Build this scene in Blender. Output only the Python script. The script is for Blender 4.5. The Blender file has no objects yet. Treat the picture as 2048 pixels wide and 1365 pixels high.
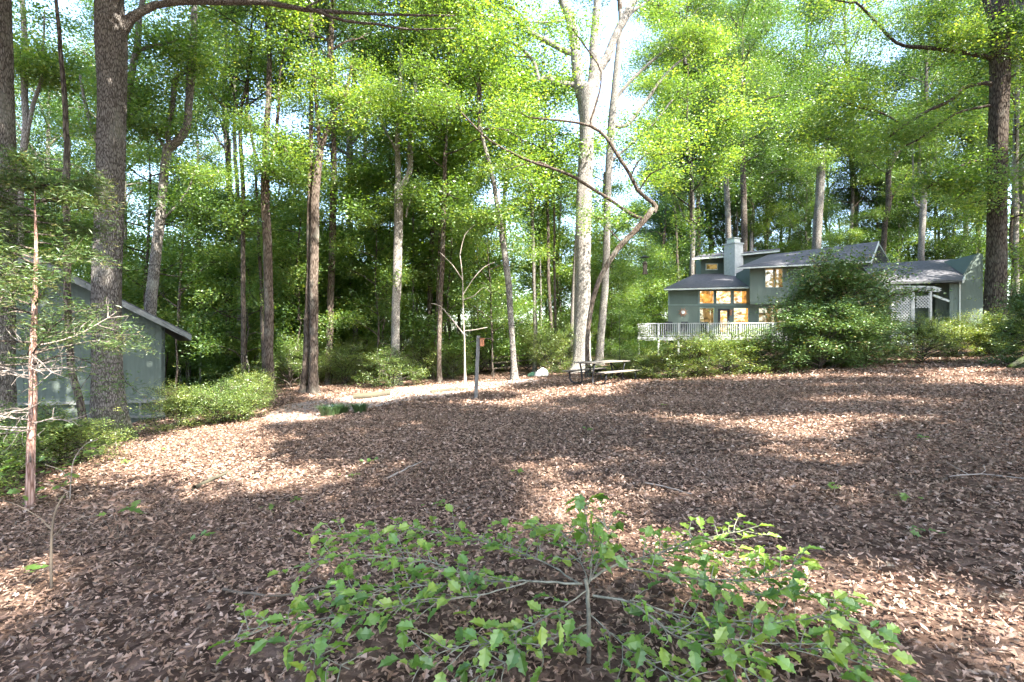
import bpy, math, random
import numpy as np
from mathutils import Vector, Matrix

# ------------------------------------------------------------------ camera, light
sc = bpy.context.scene
col = sc.collection
R = math.radians
F = 1024.0; CX = 1024.0; CY = 682.5; EYE = 1.6
cam_d = bpy.data.cameras.new('camera'); cam_d.lens = 18; cam_d.sensor_width = 36
cam_d.clip_start = 0.05; cam_d.clip_end = 1500
cam = bpy.data.objects.new('camera', cam_d); col.objects.link(cam)
cam.location = (0, 0, EYE); cam.rotation_euler = (R(90), 0, 0)
sc.camera = cam

SUN_AZ = 42      # degrees to the right of straight behind the camera
SUN_EL = 47
sdir = Vector((math.sin(R(SUN_AZ)) * math.cos(R(SUN_EL)), -math.cos(R(SUN_AZ)) * math.cos(R(SUN_EL)), math.sin(R(SUN_EL))))
w = bpy.data.worlds.new('World'); sc.world = w; w.use_nodes = True
nt = w.node_tree; nt.nodes.clear()
sky = nt.nodes.new('ShaderNodeTexSky'); sky.sky_type = 'NISHITA'; sky.sun_disc = False
sky.sun_elevation = R(SUN_EL); sky.sun_rotation = math.atan2(sdir.x, sdir.y)
sky.air_density = 1.0; sky.dust_density = 1.6; sky.ozone_density = 1.0
bg = nt.nodes.new('ShaderNodeBackground'); bg.inputs[1].default_value = 0.15
wo = nt.nodes.new('ShaderNodeOutputWorld')
nt.links.new(sky.outputs[0], bg.inputs[0]); nt.links.new(bg.outputs[0], wo.inputs[0])
sun_d = bpy.data.lights.new('sun', 'SUN'); sun_d.energy = 5.0; sun_d.angle = R(0.53); sun_d.color = (1.0, 0.95, 0.87)
sun = bpy.data.objects.new('sun', sun_d); col.objects.link(sun)
sun.rotation_euler = sdir.to_track_quat('Z', 'Y').to_euler()
sc.view_settings.view_transform = 'Standard'; sc.view_settings.look = 'None'
sc.view_settings.gamma = 1; sc.view_settings.use_curve_mapping = False
sc.view_settings.exposure = 3.0
cy = sc.cycles
cy.max_bounces = 6; cy.diffuse_bounces = 5; cy.glossy_bounces = 2; cy.transmission_bounces = 4
cy.transparent_max_bounces = 6; cy.caustics_reflective = False; cy.caustics_refractive = False
cy.use_denoising = True; cy.use_adaptive_sampling = True; cy.adaptive_threshold = 0.02
cy.sample_clamp_indirect = 4

# ------------------------------------------------------------------ ground shape and pixel helpers
def gz(x, y):
    x = np.asarray(x, float); y = np.asarray(y, float)
    z = 0.062 * 60 * np.tanh(x / 60)
    z = z - 0.012 * np.clip(y - 12, 0, 14) * np.exp(-((x + 1) / 8) ** 2)
    z = z + 0.025 * np.sin(x * 0.9 + 1.3 * np.sin(y * 0.5)) * np.sin(y * 0.7 + 0.4) + 0.012 * np.sin(x * 2.3 + y * 1.7)
    return z
def P(px, py, D):
    return Vector(((px - CX) / F * D, D, EYE - (py - CY) / F * D))
def gD(px, py, lo=1.2, hi=60):
    for D in np.arange(lo, hi, 0.05):
        if P(px, py, D).z <= float(gz((px - CX) / F * D, D)): return float(D)
    return hi
def onground(px, D):
    x = (px - CX) / F * D
    return Vector((x, D, float(gz(x, D))))
def G(px, py):
    return onground(px, gD(px, py))

# ------------------------------------------------------------------ mesh helpers
def mk_mesh(name, V, faces, mats=None, smooth=False, tint=None):
    """faces: list of int arrays (n,k) with k constant in each array"""
    V = np.asarray(V, dtype=np.float32).reshape(-1, 3)
    me = bpy.data.meshes.new(name)
    faces = [np.asarray(f, dtype=np.int32) for f in faces if len(f)]
    nl = sum(f.size for f in faces); nf = sum(len(f) for f in faces)
    me.vertices.add(len(V)); me.vertices.foreach_set('co', V.ravel())
    me.loops.add(nl); me.loops.foreach_set('vertex_index', np.concatenate([f.ravel() for f in faces]))
    me.polygons.add(nf)
    tot = np.concatenate([np.full(len(f), f.shape[1], np.int32) for f in faces])
    st = np.concatenate([[0], np.cumsum(tot)[:-1]]).astype(np.int32)
    me.polygons.foreach_set('loop_start', st); me.polygons.foreach_set('loop_total', tot)
    me.polygons.foreach_set('use_smooth', np.full(nf, bool(smooth)))
    me.update(calc_edges=True)
    if tint is not None:
        a = me.attributes.new('tint', 'FLOAT', 'FACE'); a.data.foreach_set('value', np.asarray(tint, np.float32))
    for m in (mats or []): me.materials.append(m)
    return me

def obj(name, me, parent=None, loc=None, rot=None, scale=None):
    o = bpy.data.objects.new(name, me); col.objects.link(o)
    if parent: o.parent = parent
    if loc is not None: o.location = loc
    if rot is not None: o.rotation_euler = rot
    if scale is not None: o.scale = scale
    return o
def tag(o, label=None, cat=None, group=None, kind=None):
    if label: o['label'] = label
    if cat: o['category'] = cat
    if group: o['group'] = group
    if kind: o['kind'] = kind
    return o
def thing(name, label, cat, loc=(0, 0, 0), rz=0, group=None):
    o = bpy.data.objects.new(name, None); col.objects.link(o)
    o.empty_display_size = 0.2
    o.location = loc; o.rotation_euler = (0, 0, rz)
    return tag(o, label, cat, group)

class MB:
    """collects boxes, prisms, tubes"""
    def __init__(s): s.V = []; s.F = {}; s.n = 0
    def add(s, V, fs):
        V = [tuple(v) for v in V]
        s.V += V
        for f in fs: s.F.setdefault(len(f), []).append([i + s.n for i in f])
        s.n += len(V); return s
    def box(s, c, d, M=None):
        x, y, z = c; a, b, h = d[0] / 2, d[1] / 2, d[2] / 2
        V = [Vector((x + i * a, y + j * b, z + k * h)) for k in (-1, 1) for j in (-1, 1) for i in (-1, 1)]
        if M is not None: V = [M @ v for v in V]
        return s.add(V, [(0, 2, 3, 1), (4, 5, 7, 6), (0, 1, 5, 4), (2, 6, 7, 3), (0, 4, 6, 2), (1, 3, 7, 5)])
    def prism(s, pts, ext):
        """polygon pts extruded by vector ext"""
        n = len(pts); ext = Vector(ext)
        V = [Vector(p) for p in pts] + [Vector(p) + ext for p in pts]
        fs = [tuple(range(n)), tuple(range(2 * n - 1, n - 1, -1))]
        fs += [(i, (i + 1) % n, (i + 1) % n + n, i + n) for i in range(n)]
        return s.add(V, fs)
    def tube(s, pts, rad, sides=8):
        V, Q, caps = tube_np(np.array([tuple(p) for p in pts], float), np.array(rad, float) if hasattr(rad, '__len__') else np.full(len(pts), rad), sides)
        return s.add(V, [tuple(q) for q in Q] + caps)
    def bar(s, a, b, wd, th):
        a = Vector(a); b = Vector(b); d = (b - a); L = d.length
        M = Matrix.Translation((a + b) / 2) @ d.to_track_quat('X', 'Z').to_matrix().to_4x4()
        return s.box((0, 0, 0), (L, wd, th), M)
    def mesh(s, name, mat, smooth=False, bevel=None):
        return mk_mesh(name, s.V, [np.array(f) for f in s.F.values()], [mat] if mat else None, smooth)
    def build(s, name, mat, parent=None, smooth=False, loc=None, bevel=0):
        if parent is not None and loc is None and parent.type == 'EMPTY' or (parent is not None and loc == 'w'):
            Mi = Matrix.LocRotScale(parent.location, parent.rotation_euler, parent.scale).inverted()
            if loc == 'w': s.V = [tuple(Mi @ Vector(v)) for v in s.V]
        o = obj(name, s.mesh(name, mat, smooth), parent)
        if bevel:
            m = o.modifiers.new('bevel', 'BEVEL'); m.width = bevel; m.segments = 2; m.limit_method = 'ANGLE'
        return o

def frames(p):
    n = len(p); t = np.gradient(p, axis=0); t /= np.linalg.norm(t, axis=1)[:, None] + 1e-9
    up = np.array([0.13, 0.99, 0.05]) if abs(t[0, 2]) > 0.5 else np.array([0, 0, 1.0])
    A = np.zeros_like(p); u = up - t[0] * np.dot(up, t[0]); u /= np.linalg.norm(u)
    for i in range(n):
        u = u - t[i] * np.dot(u, t[i]); u /= np.linalg.norm(u) + 1e-9; A[i] = u
    return A, np.cross(t, A)
def tube_np(p, r, sides, disp=None):
    A, B = frames(p); n = len(p)
    th = np.linspace(0, 2 * np.pi, sides, endpoint=False)
    rr = np.repeat(r[:, None], sides, 1)
    if disp is not None: rr = rr * disp(p, th)
    V = p[:, None, :] + rr[:, :, None] * (np.cos(th)[None, :, None] * A[:, None, :] + np.sin(th)[None, :, None] * B[:, None, :])
    i = np.arange(n - 1)[:, None] * sides; j = np.arange(sides)[None, :]; k = (j + 1) % sides
    Q = np.stack([i + j, i + k, i + sides + k, i + sides + j], -1).reshape(-1, 4)
    caps = [tuple(range(sides - 1, -1, -1)), tuple(range((n - 1) * sides, n * sides))]
    return V.reshape(-1, 3), Q, caps
def smooth_path(p, r, step):
    """Catmull-Rom resample of p (n,3), r (n) every step metres"""
    p = np.asarray(p, float); r = np.asarray(r, float)
    q = np.column_stack([p, r]); q = np.vstack([2 * q[0] - q[1], q, 2 * q[-1] - q[-2]])
    out = []
    for i in range(1, len(q) - 2):
        L = np.linalg.norm(q[i + 1, :3] - q[i, :3]); n = max(2, int(L / step))
        for t in np.linspace(0, 1, n, endpoint=False):
            a, b, c, d = q[i - 1], q[i], q[i + 1], q[i + 2]
            out.append(0.5 * (2 * b + (c - a) * t + (2 * a - 5 * b + 4 * c - d) * t * t + (3 * b - a - 3 * c + d) * t ** 3))
    out.append(q[-2]); out = np.array(out)
    return out[:, :3], np.maximum(out[:, 3], 0.002)
def join(parts):
    """parts: list of (V,Q) -> V, Q"""
    Vs, Qs, n = [], [], 0
    for V, Q in parts: Vs.append(V); Qs.append(Q + n); n += len(V)
    return np.vstack(Vs), np.vstack(Qs)

# ------------------------------------------------------------------ materials
def newmat(name):
    m = bpy.data.materials.new(name); m.use_nodes = True; nt = m.node_tree; nt.nodes.clear()
    out = nt.nodes.new('ShaderNodeOutputMaterial'); return m, nt, out
def ramp(nt, stops):
    r = nt.nodes.new('ShaderNodeValToRGB'); e = r.color_ramp.elements
    while len(e) < len(stops): e.new(0.5)
    for k, (p, c) in enumerate(stops): e[k].position = p; e[k].color = (*c, 1)
    return r
def math_n(nt, op, a, b=None):
    n = nt.nodes.new('ShaderNodeMath'); n.operation = op
    for i, v in enumerate((a, b)):
        if v is None: continue
        if isinstance(v, (int, float)): n.inputs[i].default_value = v
        else: nt.links.new(v, n.inputs[i])
    return n.outputs[0]
def noise_n(nt, scale, detail=4, vec=None, rough=0.55):
    n = nt.nodes.new('ShaderNodeTexNoise'); n.inputs['Scale'].default_value = scale
    n.inputs['Detail'].default_value = detail; n.inputs['Roughness'].default_value = rough
    if vec is not None: nt.links.new(vec, n.inputs['Vector'])
    return n
def coord(nt, sc_=(1, 1, 1), kind='Object'):
    t = nt.nodes.new('ShaderNodeTexCoord'); mp = nt.nodes.new('ShaderNodeMapping')
    mp.inputs['Scale'].default_value = sc_; nt.links.new(t.outputs[kind], mp.inputs[0]); return mp.outputs[0]

def leaf_mat(name, stops, trans=0.45, gloss=0.07, rough=0.4, objvar=0.35, tcol=(1.9, 1.7, 0.6)):
    m, nt, out = newmat(name); L = nt.links.new
    at = nt.nodes.new('ShaderNodeAttribute'); at.attribute_name = 'tint'
    oi = nt.nodes.new('ShaderNodeObjectInfo')
    v = math_n(nt, 'ADD', at.outputs['Fac'], math_n(nt, 'MULTIPLY', math_n(nt, 'SUBTRACT', oi.outputs['Random'], 0.5), objvar))
    r = ramp(nt, stops); L(v, r.inputs[0])
    d = nt.nodes.new('ShaderNodeBsdfDiffuse'); t = nt.nodes.new('ShaderNodeBsdfTranslucent'); g = nt.nodes.new('ShaderNodeBsdfGlossy')
    g.inputs['Roughness'].default_value = rough; g.inputs['Color'].default_value = (0.9, 1, 0.9, 1)
    mul = nt.nodes.new('ShaderNodeMix'); mul.data_type = 'RGBA'; mul.blend_type = 'MULTIPLY'; mul.inputs[0].default_value = 1
    L(r.outputs[0], mul.inputs[6]); mul.inputs[7].default_value = (*tcol, 1)
    L(r.outputs[0], d.inputs[0]); L(mul.outputs[2], t.inputs[0])
    a = nt.nodes.new('ShaderNodeMixShader'); a.inputs[0].default_value = trans; L(d.outputs[0], a.inputs[1]); L(t.outputs[0], a.inputs[2])
    b = nt.nodes.new('ShaderNodeMixShader'); b.inputs[0].default_value = gloss; L(a.outputs[0], b.inputs[1]); L(g.outputs[0], b.inputs[2])
    L(b.outputs[0], out.inputs[0]); return m

def bark_mat(name, c0, c1, c2, sxy=9, sz=1.6, bump=0.6, moss=0.0, moss_h=0.8, lichen=0.25):
    m, nt, out = newmat(name); L = nt.links.new
    v = coord(nt, (sxy, sxy, sz))
    n0 = noise_n(nt, 0.6, 2, v)
    mixv = nt.nodes.new('ShaderNodeMix'); mixv.data_type = 'VECTOR'; mixv.inputs[0].default_value = 0.25
    L(v, mixv.inputs[4]); L(n0.outputs['Color'], mixv.inputs[5])
    vo = nt.nodes.new('ShaderNodeTexVoronoi'); vo.feature = 'DISTANCE_TO_EDGE'; vo.inputs['Scale'].default_value = 2.6
    L(mixv.outputs[1], vo.inputs['Vector'])
    crack = ramp(nt, [(0.0, (0, 0, 0)), (0.22, (1, 1, 1))]); L(vo.outputs['Distance'], crack.inputs[0])
    n1 = noise_n(nt, 3.5, 8, v, 0.65)
    h = math_n(nt, 'ADD', math_n(nt, 'MULTIPLY', crack.outputs[0], 0.6), math_n(nt, 'MULTIPLY', n1.outputs[0], 0.6))
    r = ramp(nt, [(0.18, c0), (0.6, c1), (0.98, c2)]); L(h, r.inputs[0])
    v2 = coord(nt, (1, 1, 0.6)); n2 = noise_n(nt, 2.2, 5, v2, 0.6)
    lr = ramp(nt, [(0.52, (0, 0, 0)), (0.66, (1, 1, 1))]); L(n2.outputs[0], lr.inputs[0])
    mx = nt.nodes.new('ShaderNodeMix'); mx.data_type = 'RGBA'
    L(math_n(nt, 'MULTIPLY', lr.outputs[0], lichen), mx.inputs[0]); L(r.outputs[0], mx.inputs[6]); mx.inputs[7].default_value = (0.36, 0.36, 0.30, 1)
    c = mx.outputs[2]
    if moss:
        t = nt.nodes.new('ShaderNodeTexCoord'); sp = nt.nodes.new('ShaderNodeSeparateXYZ'); L(t.outputs['Object'], sp.inputs[0])
        f = math_n(nt, 'SUBTRACT', 1.0, math_n(nt, 'DIVIDE', sp.outputs[2], moss_h))
        f = math_n(nt, 'MULTIPLY', math_n(nt, 'ADD', f, math_n(nt, 'SUBTRACT', math_n(nt, 'MULTIPLY', n2.outputs[0], 3), 1.7)), moss)
        cl = nt.nodes.new('ShaderNodeClamp'); L(f, cl.inputs[0])
        m2 = nt.nodes.new('ShaderNodeMix'); m2.data_type = 'RGBA'; L(cl.outputs[0], m2.inputs[0]); L(c, m2.inputs[6])
        m2.inputs[7].default_value = (0.07, 0.10, 0.025, 1); c = m2.outputs[2]
    b = nt.nodes.new('ShaderNodeBump'); b.inputs['Strength'].default_value = bump; b.inputs['Distance'].default_value = 0.03; L(h, b.inputs['Height'])
    d = nt.nodes.new('ShaderNodeBsdfDiffuse'); d.inputs['Roughness'].default_value = 0.8; L(c, d.inputs[0]); L(b.outputs[0], d.inputs['Normal'])
    L(d.outputs[0], out.inputs[0]); return m

def plain(name, c, rough=0.7, metal=0.0, var=0.25, scale=4, bump=0.15, stretch=(1, 1, 1), spec=0.3, c2=None):
    m, nt, out = newmat(name); L = nt.links.new
    v = coord(nt, stretch); n = noise_n(nt, scale, 6, v, 0.6)
    lo = tuple(x * (1 - var) for x in c); hi = c2 if c2 else tuple(min(1, x * (1 + var)) for x in c)
    r = ramp(nt, [(0.3, lo), (0.7, hi)]); L(n.outputs[0], r.inputs[0])
    b = nt.nodes.new('ShaderNodeBump'); b.inputs['Strength'].default_value = bump; b.inputs['Distance'].default_value = 0.01; L(n.outputs[0], b.inputs['Height'])
    p = nt.nodes.new('ShaderNodeBsdfPrincipled'); L(r.outputs[0], p.inputs['Base Color']); p.inputs['Roughness'].default_value = rough
    p.inputs['Metallic'].default_value = metal; p.inputs['Specular IOR Level'].default_value = spec; L(b.outputs[0], p.inputs['Normal'])
    L(p.outputs[0], out.inputs[0]); return m

M = {}
M['leaf_canopy'] = leaf_mat('leaf_canopy', gloss=0.045, rough=0.42, stops=[(0.0, (0.022, 0.055, 0.016)), (0.45, (0.043, 0.094, 0.025)), (0.8, (0.070, 0.126, 0.033)), (1.0, (0.125, 0.165, 0.048))], trans=0.5)
M['leaf_under'] = leaf_mat('leaf_under', gloss=0.055, rough=0.42, stops=[(0.0, (0.05, 0.11, 0.027)), (0.5, (0.10, 0.185, 0.038)), (0.85, (0.155, 0.245, 0.05)), (1.0, (0.24, 0.29, 0.07))], trans=0.5)
M['leaf_azalea'] = leaf_mat('leaf_azalea', [(0.0, (0.05, 0.10, 0.025)), (0.5, (0.12, 0.18, 0.036)), (0.85, (0.2, 0.25, 0.05)), (1.0, (0.28, 0.28, 0.07))], trans=0.4, gloss=0.08)
M['leaf_rhodo'] = leaf_mat('leaf_rhodo', [(0.0, (0.045, 0.09, 0.025)), (0.6, (0.09, 0.16, 0.042)), (0.92, (0.15, 0.22, 0.065)), (1.0, (0.26, 0.2, 0.08))], trans=0.25, gloss=0.07, rough=0.42)
M['leaf_holly'] = leaf_mat('leaf_holly', [(0.0, (0.055, 0.12, 0.018)), (0.5, (0.11, 0.21, 0.028)), (1.0, (0.22, 0.30, 0.05))], trans=0.35, gloss=0.05, rough=0.45)
M['leaf_cedar'] = leaf_mat('leaf_cedar', [(0.0, (0.045, 0.085, 0.03)), (0.6, (0.09, 0.14, 0.042)), (1.0, (0.20, 0.18, 0.09))], trans=0.3, gloss=0.03)
M['litter'] = leaf_mat('litter', [(0.0, (0.075, 0.044, 0.029)), (0.4, (0.205, 0.124, 0.083)), (0.72, (0.33, 0.208, 0.15)), (0.95, (0.41, 0.285, 0.22)), (1.0, (0.45, 0.36, 0.29))],
                       trans=0.12, gloss=0.05, rough=0.5, objvar=0.25, tcol=(1.3, 0.85, 0.8))
M['grass'] = leaf_mat('grass', [(0, (0.035, 0.075, 0.025)), (1, (0.09, 0.15, 0.05))], trans=0.3, gloss=0.08)
M['bark_oak'] = bark_mat('bark_oak', (0.03, 0.025, 0.021), (0.12, 0.105, 0.092), (0.25, 0.225, 0.20), sxy=20, sz=4.5, bump=0.9, moss=1.0, moss_h=1.0)
M['bark_grey'] = bark_mat('bark_grey', (0.045, 0.04, 0.034), (0.14, 0.125, 0.11), (0.27, 0.25, 0.22), sxy=15, sz=3.6, bump=.8, lichen=0.4)
M['bark_pale'] = bark_mat('bark_pale', (0.08, 0.07, 0.06), (0.22, 0.20, 0.175), (0.36, 0.335, 0.30), sxy=14, sz=3.4, bump=0.7)
M['bark_brown'] = bark_mat('bark_brown', (0.03, 0.023, 0.018), (0.09, 0.07, 0.055), (0.17, 0.135, 0.11), sxy=10, sz=2)
M['bark_dark'] = bark_mat('bark_dark', (0.025, 0.02, 0.017), (0.075, 0.06, 0.05), (0.15, 0.125, 0.10), sxy=9, sz=2, lichen=0.15)
M['bark_cedar'] = bark_mat('bark_cedar', (0.12, 0.06, 0.045), (0.30, 0.18, 0.14), (0.45, 0.31, 0.26), sxy=22, sz=1.5, lichen=0.0)
M['twig_pale'] = plain('twig_pale', (0.27, 0.225, 0.19), 0.85, scale=12)
M['twig_lichen'] = plain('twig_lichen', (0.17, 0.16, 0.12), 0.85, var=0.45, scale=25)
M['green_wall'] = plain('green_wall', (0.115, 0.145, 0.12), 0.8, var=0.06, scale=1.5, bump=0.0, stretch=(1, 1, 0.3))
M['shed_wall'] = plain('shed_wall', (0.10, 0.122, 0.102), 0.8, var=0.12, scale=3, bump=0.1, stretch=(6, 6, 0.5))
M['trim'] = plain('trim', (0.50, 0.53, 0.48), 0.6, var=0.12, scale=5)
M['trim_green'] = plain('trim_green', (0.16, 0.21, 0.18), 0.6, var=0.1)
M['weathered_trim'] = plain('weathered_trim', (0.17, 0.175, 0.16), 0.8, var=0.3, scale=6)
M['white_wood'] = plain('white_wood', (0.42, 0.43, 0.41), 0.6, var=0.15, scale=6)
M['deck_wood'] = plain('deck_wood', (0.42, 0.42, 0.43), 0.75, var=0.2, scale=6)
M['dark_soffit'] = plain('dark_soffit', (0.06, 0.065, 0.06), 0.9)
M['black_metal'] = plain('black_metal', (0.018, 0.018, 0.02), 0.45, metal=0.3, spec=0.5)
M['black_cloth'] = plain('black_cloth', (0.02, 0.022, 0.028), 0.8)
M['grey_wood'] = plain('grey_wood', (0.17, 0.15, 0.125), 0.85, var=0.35, scale=3, bump=0.5, stretch=(1, 12, 12))
M['post_wood'] = plain('post_wood', (0.15, 0.14, 0.13), 0.85, var=0.25, scale=3, bump=0.4, stretch=(14, 14, 1))
M['box_wood'] = plain('box_wood', (0.42, 0.17, 0.08), 0.7, var=0.25, scale=6, stretch=(8, 8, 1))
M['rail_wood'] = plain('rail_wood', (0.10, 0.08, 0.06), 0.9, var=0.4, scale=5)
M['moss_log'] = plain('moss_log', (0.13, 0.11, 0.08), 0.95, var=0.5, scale=5, bump=0.8, c2=(0.085, 0.08, 0.05))
M['white_cloth'] = plain('white_cloth', (0.75, 0.75, 0.72), 0.8, var=0.08)
M['green_cloth'] = plain('green_cloth', (0.12, 0.25, 0.15), 0.8, var=0.2)
M['rust'] = plain('rust', (0.3, 0.16, 0.1), 0.8, var=0.3)

def shingle_mat():
    m, nt, out = newmat('shingles'); L = nt.links.new
    v = coord(nt, (1, 1, 1))
    br = nt.nodes.new('ShaderNodeTexBrick'); L(v, br.inputs[0]); br.inputs['Scale'].default_value = 3.0
    br.inputs['Mortar Size'].default_value = 0.01; br.inputs['Color1'].default_value = (0.055, 0.055, 0.062, 1)
    br.inputs['Color2'].default_value = (0.105, 0.10, 0.108, 1); br.inputs['Mortar'].default_value = (0.05, 0.05, 0.055, 1)
    n = noise_n(nt, 60, 3, v); mx = nt.nodes.new('ShaderNodeMix'); mx.data_type = 'RGBA'; mx.blend_type = 'MULTIPLY'; mx.inputs[0].default_value = 0.5
    L(br.outputs[0], mx.inputs[6]); L(n.outputs['Color'], mx.inputs[7])
    add = nt.nodes.new('ShaderNodeMix'); add.data_type = 'RGBA'; add.inputs[0].default_value = 0.6; L(br.outputs[0], add.inputs[6]); L(mx.outputs[2], add.inputs[7])
    p = nt.nodes.new('ShaderNodeBsdfPrincipled'); L(add.outputs[2], p.inputs['Base Color']); p.inputs['Roughness'].default_value = 0.8
    L(p.outputs[0], out.inputs[0]); return m
M['shingles'] = shingle_mat()

def pane_mat(name, c, strength, refl=0.25, scale=1.3):
    """a lit room behind reflecting glass"""
    m, nt, out = newmat(name); L = nt.links.new
    v = coord(nt, (1, 1, 1)); n = noise_n(nt, scale, 3, v)
    r = ramp(nt, [(0.38, tuple(x * 0.25 for x in c)), (0.55, c), (0.75, tuple(min(1, x * 1.3) for x in c))]); L(n.outputs[0], r.inputs[0])
    e = nt.nodes.new('ShaderNodeEmission'); e.inputs[1].default_value = strength * 0.8; L(r.outputs[0], e.inputs[0])
    g = nt.nodes.new('ShaderNodeBsdfGlossy'); g.inputs['Roughness'].default_value = 0.02; g.inputs['Color'].default_value = (1, 1, 1, 1)
    mx = nt.nodes.new('ShaderNodeMixShader'); mx.inputs[0].default_value = refl; L(e.outputs[0], mx.inputs[1]); L(g.outputs[0], mx.inputs[2])
    L(mx.outputs[0], out.inputs[0]); return m
M['pane_lit'] = pane_mat('pane_lit', (0.75, 0.33, 0.07), 0.36, 0.16, 2.6)
M['pane_dim'] = pane_mat('pane_dim', (0.35, 0.22, 0.08), 0.22, 0.14, 3.0)

def ground_mat():
    m, nt, out = newmat('leaf_covered_soil'); L = nt.links.new
    v = coord(nt, (1, 1, 1)); vo = nt.nodes.new('ShaderNodeTexVoronoi'); vo.inputs['Scale'].default_value = 13; L(v, vo.inputs['Vector'])
    sp = nt.nodes.new('ShaderNodeSeparateColor'); L(vo.outputs['Color'], sp.inputs[0])
    n = noise_n(nt, 25, 5, v)
    f = math_n(nt, 'ADD', math_n(nt, 'MULTIPLY', sp.outputs[0], 0.6), math_n(nt, 'MULTIPLY', n.outputs[0], 0.5))
    r = ramp(nt, [(0.1, (0.025, 0.017, 0.013)), (0.45, (0.07, 0.046, 0.035)), (0.75, (0.14, 0.093, 0.07)), (1.0, (0.22, 0.15, 0.12))]); L(f, r.inputs[0])
    b = nt.nodes.new('ShaderNodeBump'); b.inputs['Strength'].default_value = 0.8; b.inputs['Distance'].default_value = 0.03; L(f, b.inputs['Height'])
    d = nt.nodes.new('ShaderNodeBsdfDiffuse'); L(r.outputs[0], d.inputs[0]); L(b.outputs[0], d.inputs['Normal']); L(d.outputs[0], out.inputs[0]); return m
M['ground'] = ground_mat()
M['path'] = plain('path_gravel', (0.26, 0.205, 0.175), 0.95, var=0.35, scale=9, bump=0.5)

# ------------------------------------------------------------------ ground, path
def axis(lo, hi, fine_lo, fine_hi, f, c):
    a = list(np.arange(lo, fine_lo, c)) + list(np.arange(fine_lo, fine_hi, f)) + list(np.arange(fine_hi, hi + c, c)); return np.array(a)
xs = axis(-400, 400, -30, 36, 0.4, 12); ys = axis(-300, 500, -6, 40, 0.4, 12)
X, Y = np.meshgrid(xs, ys); Vg = np.column_stack([X.ravel(), Y.ravel(), gz(X, Y).ravel()])
nx, ny = len(xs), len(ys); i = np.arange(ny - 1)[:, None] * nx; j = np.arange(nx - 1)[None, :]
Qg = np.stack([i + j, i + j + 1, i + nx + j + 1, i + nx + j], -1).reshape(-1, 4)
ground = obj('ground', mk_mesh('ground', Vg, [Qg], [M['ground']], True)); tag(ground, kind='structure')

path_px = [(515, 838), (560, 812), (650, 800), (730, 787), (800, 773), (880, 768), (960, 765), (1080, 758), (1075, 764), (1000, 773), (930, 784), (870, 797), (790, 806), (700, 826), (620, 842), (545, 852)]
path_xy = np.array([tuple(G(a, b))[:2] for a, b in path_px])
def inpoly(x, y, poly):
    ins = np.zeros(np.shape(x), bool); n = len(poly)
    for a in range(n):
        x1, y1 = poly[a]; x2, y2 = poly[(a + 1) % n]
        c = ((y1 > y) != (y2 > y)) & (x < (x2 - x1) * (y - y1) / (y2 - y1 + 1e-12) + x1); ins ^= c
    return ins
s = 0.15
px_, py_ = np.meshgrid(np.arange(path_xy[:, 0].min(), path_xy[:, 0].max(), s), np.arange(path_xy[:, 1].min(), path_xy[:, 1].max(), s))
ins = inpoly(px_, py_, path_xy)
cx, cyy = px_[ins], py_[ins]
Vp = np.stack([np.column_stack([cx + a * s, cyy + b * s, gz(cx + a * s, cyy + b * s) + 0.006]) for a, b in ((0, 0), (1, 0), (1, 1), (0, 1))], 1).reshape(-1, 3)
path = obj('path', mk_mesh('path', Vp, [np.arange(len(Vp)).reshape(-1, 4)], [M['path']], True)); tag(path, kind='structure')

# ------------------------------------------------------------------ leaves
def rot_mats(rng, n, tilt=0.5, az=None):
    """random frames with normals tilted about +Z"""
    az = rng.uniform(0, 2 * np.pi, n) if az is None else az
    t = np.abs(rng.normal(0, tilt, n)); ta = rng.uniform(0, 2 * np.pi, n)
    nrm = np.stack([np.sin(t) * np.cos(ta), np.sin(t) * np.sin(ta), np.cos(t)], 1)
    d = np.stack([np.cos(az), np.sin(az), np.zeros(n)], 1); d -= nrm * (d * nrm).sum(1)[:, None]; d /= np.linalg.norm(d, axis=1)[:, None] + 1e-9
    return d, np.cross(nrm, d), nrm
def place(shape, tris, C, d, b, n, s):
    """shape (k,3), tris (m,3|4); one copy per centre"""
    k = len(shape); s = np.asarray(s).reshape(-1, 1, 1)
    V = C[:, None, :] + s * (shape[None, :, 0, None] * d[:, None, :] + shape[None, :, 1, None] * b[:, None, :] + shape[None, :, 2, None] * n[:, None, :])
    Fc = (np.asarray(tris)[None] + (np.arange(len(C)) * k)[:, None, None]).reshape(-1, np.asarray(tris).shape[1])
    return V.reshape(-1, 3), Fc
DIAMOND = np.array([[0, 0, 0], [0.45, 0.30, 0.05], [1, 0, -0.06], [0.42, -0.30, 0.05]]); DQ = np.array([[0, 1, 2], [0, 2, 3]])
def leaf_cloud(rng, centers, per, spread, size, tilt=0.55, tint0=0.5, tintv=0.22):
    n = len(centers) * per
    cc = np.repeat(np.asarray(centers), per, 0)
    ct = np.repeat(rng.normal(0, tintv * 0.7, len(centers)), per)
    C = cc + rng.normal(0, 1, (n, 3)) * np.asarray(spread)
    d, b, nn = rot_mats(rng, n, tilt)
    s = size * rng.uniform(0.65, 1.3, n)
    V, T = place(DIAMOND, DQ, C, d, b, nn, s)
    tint = np.repeat(np.clip(tint0 + ct + rng.normal(0, tintv, n), 0, 1), 2)
    return V, T, tint

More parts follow.
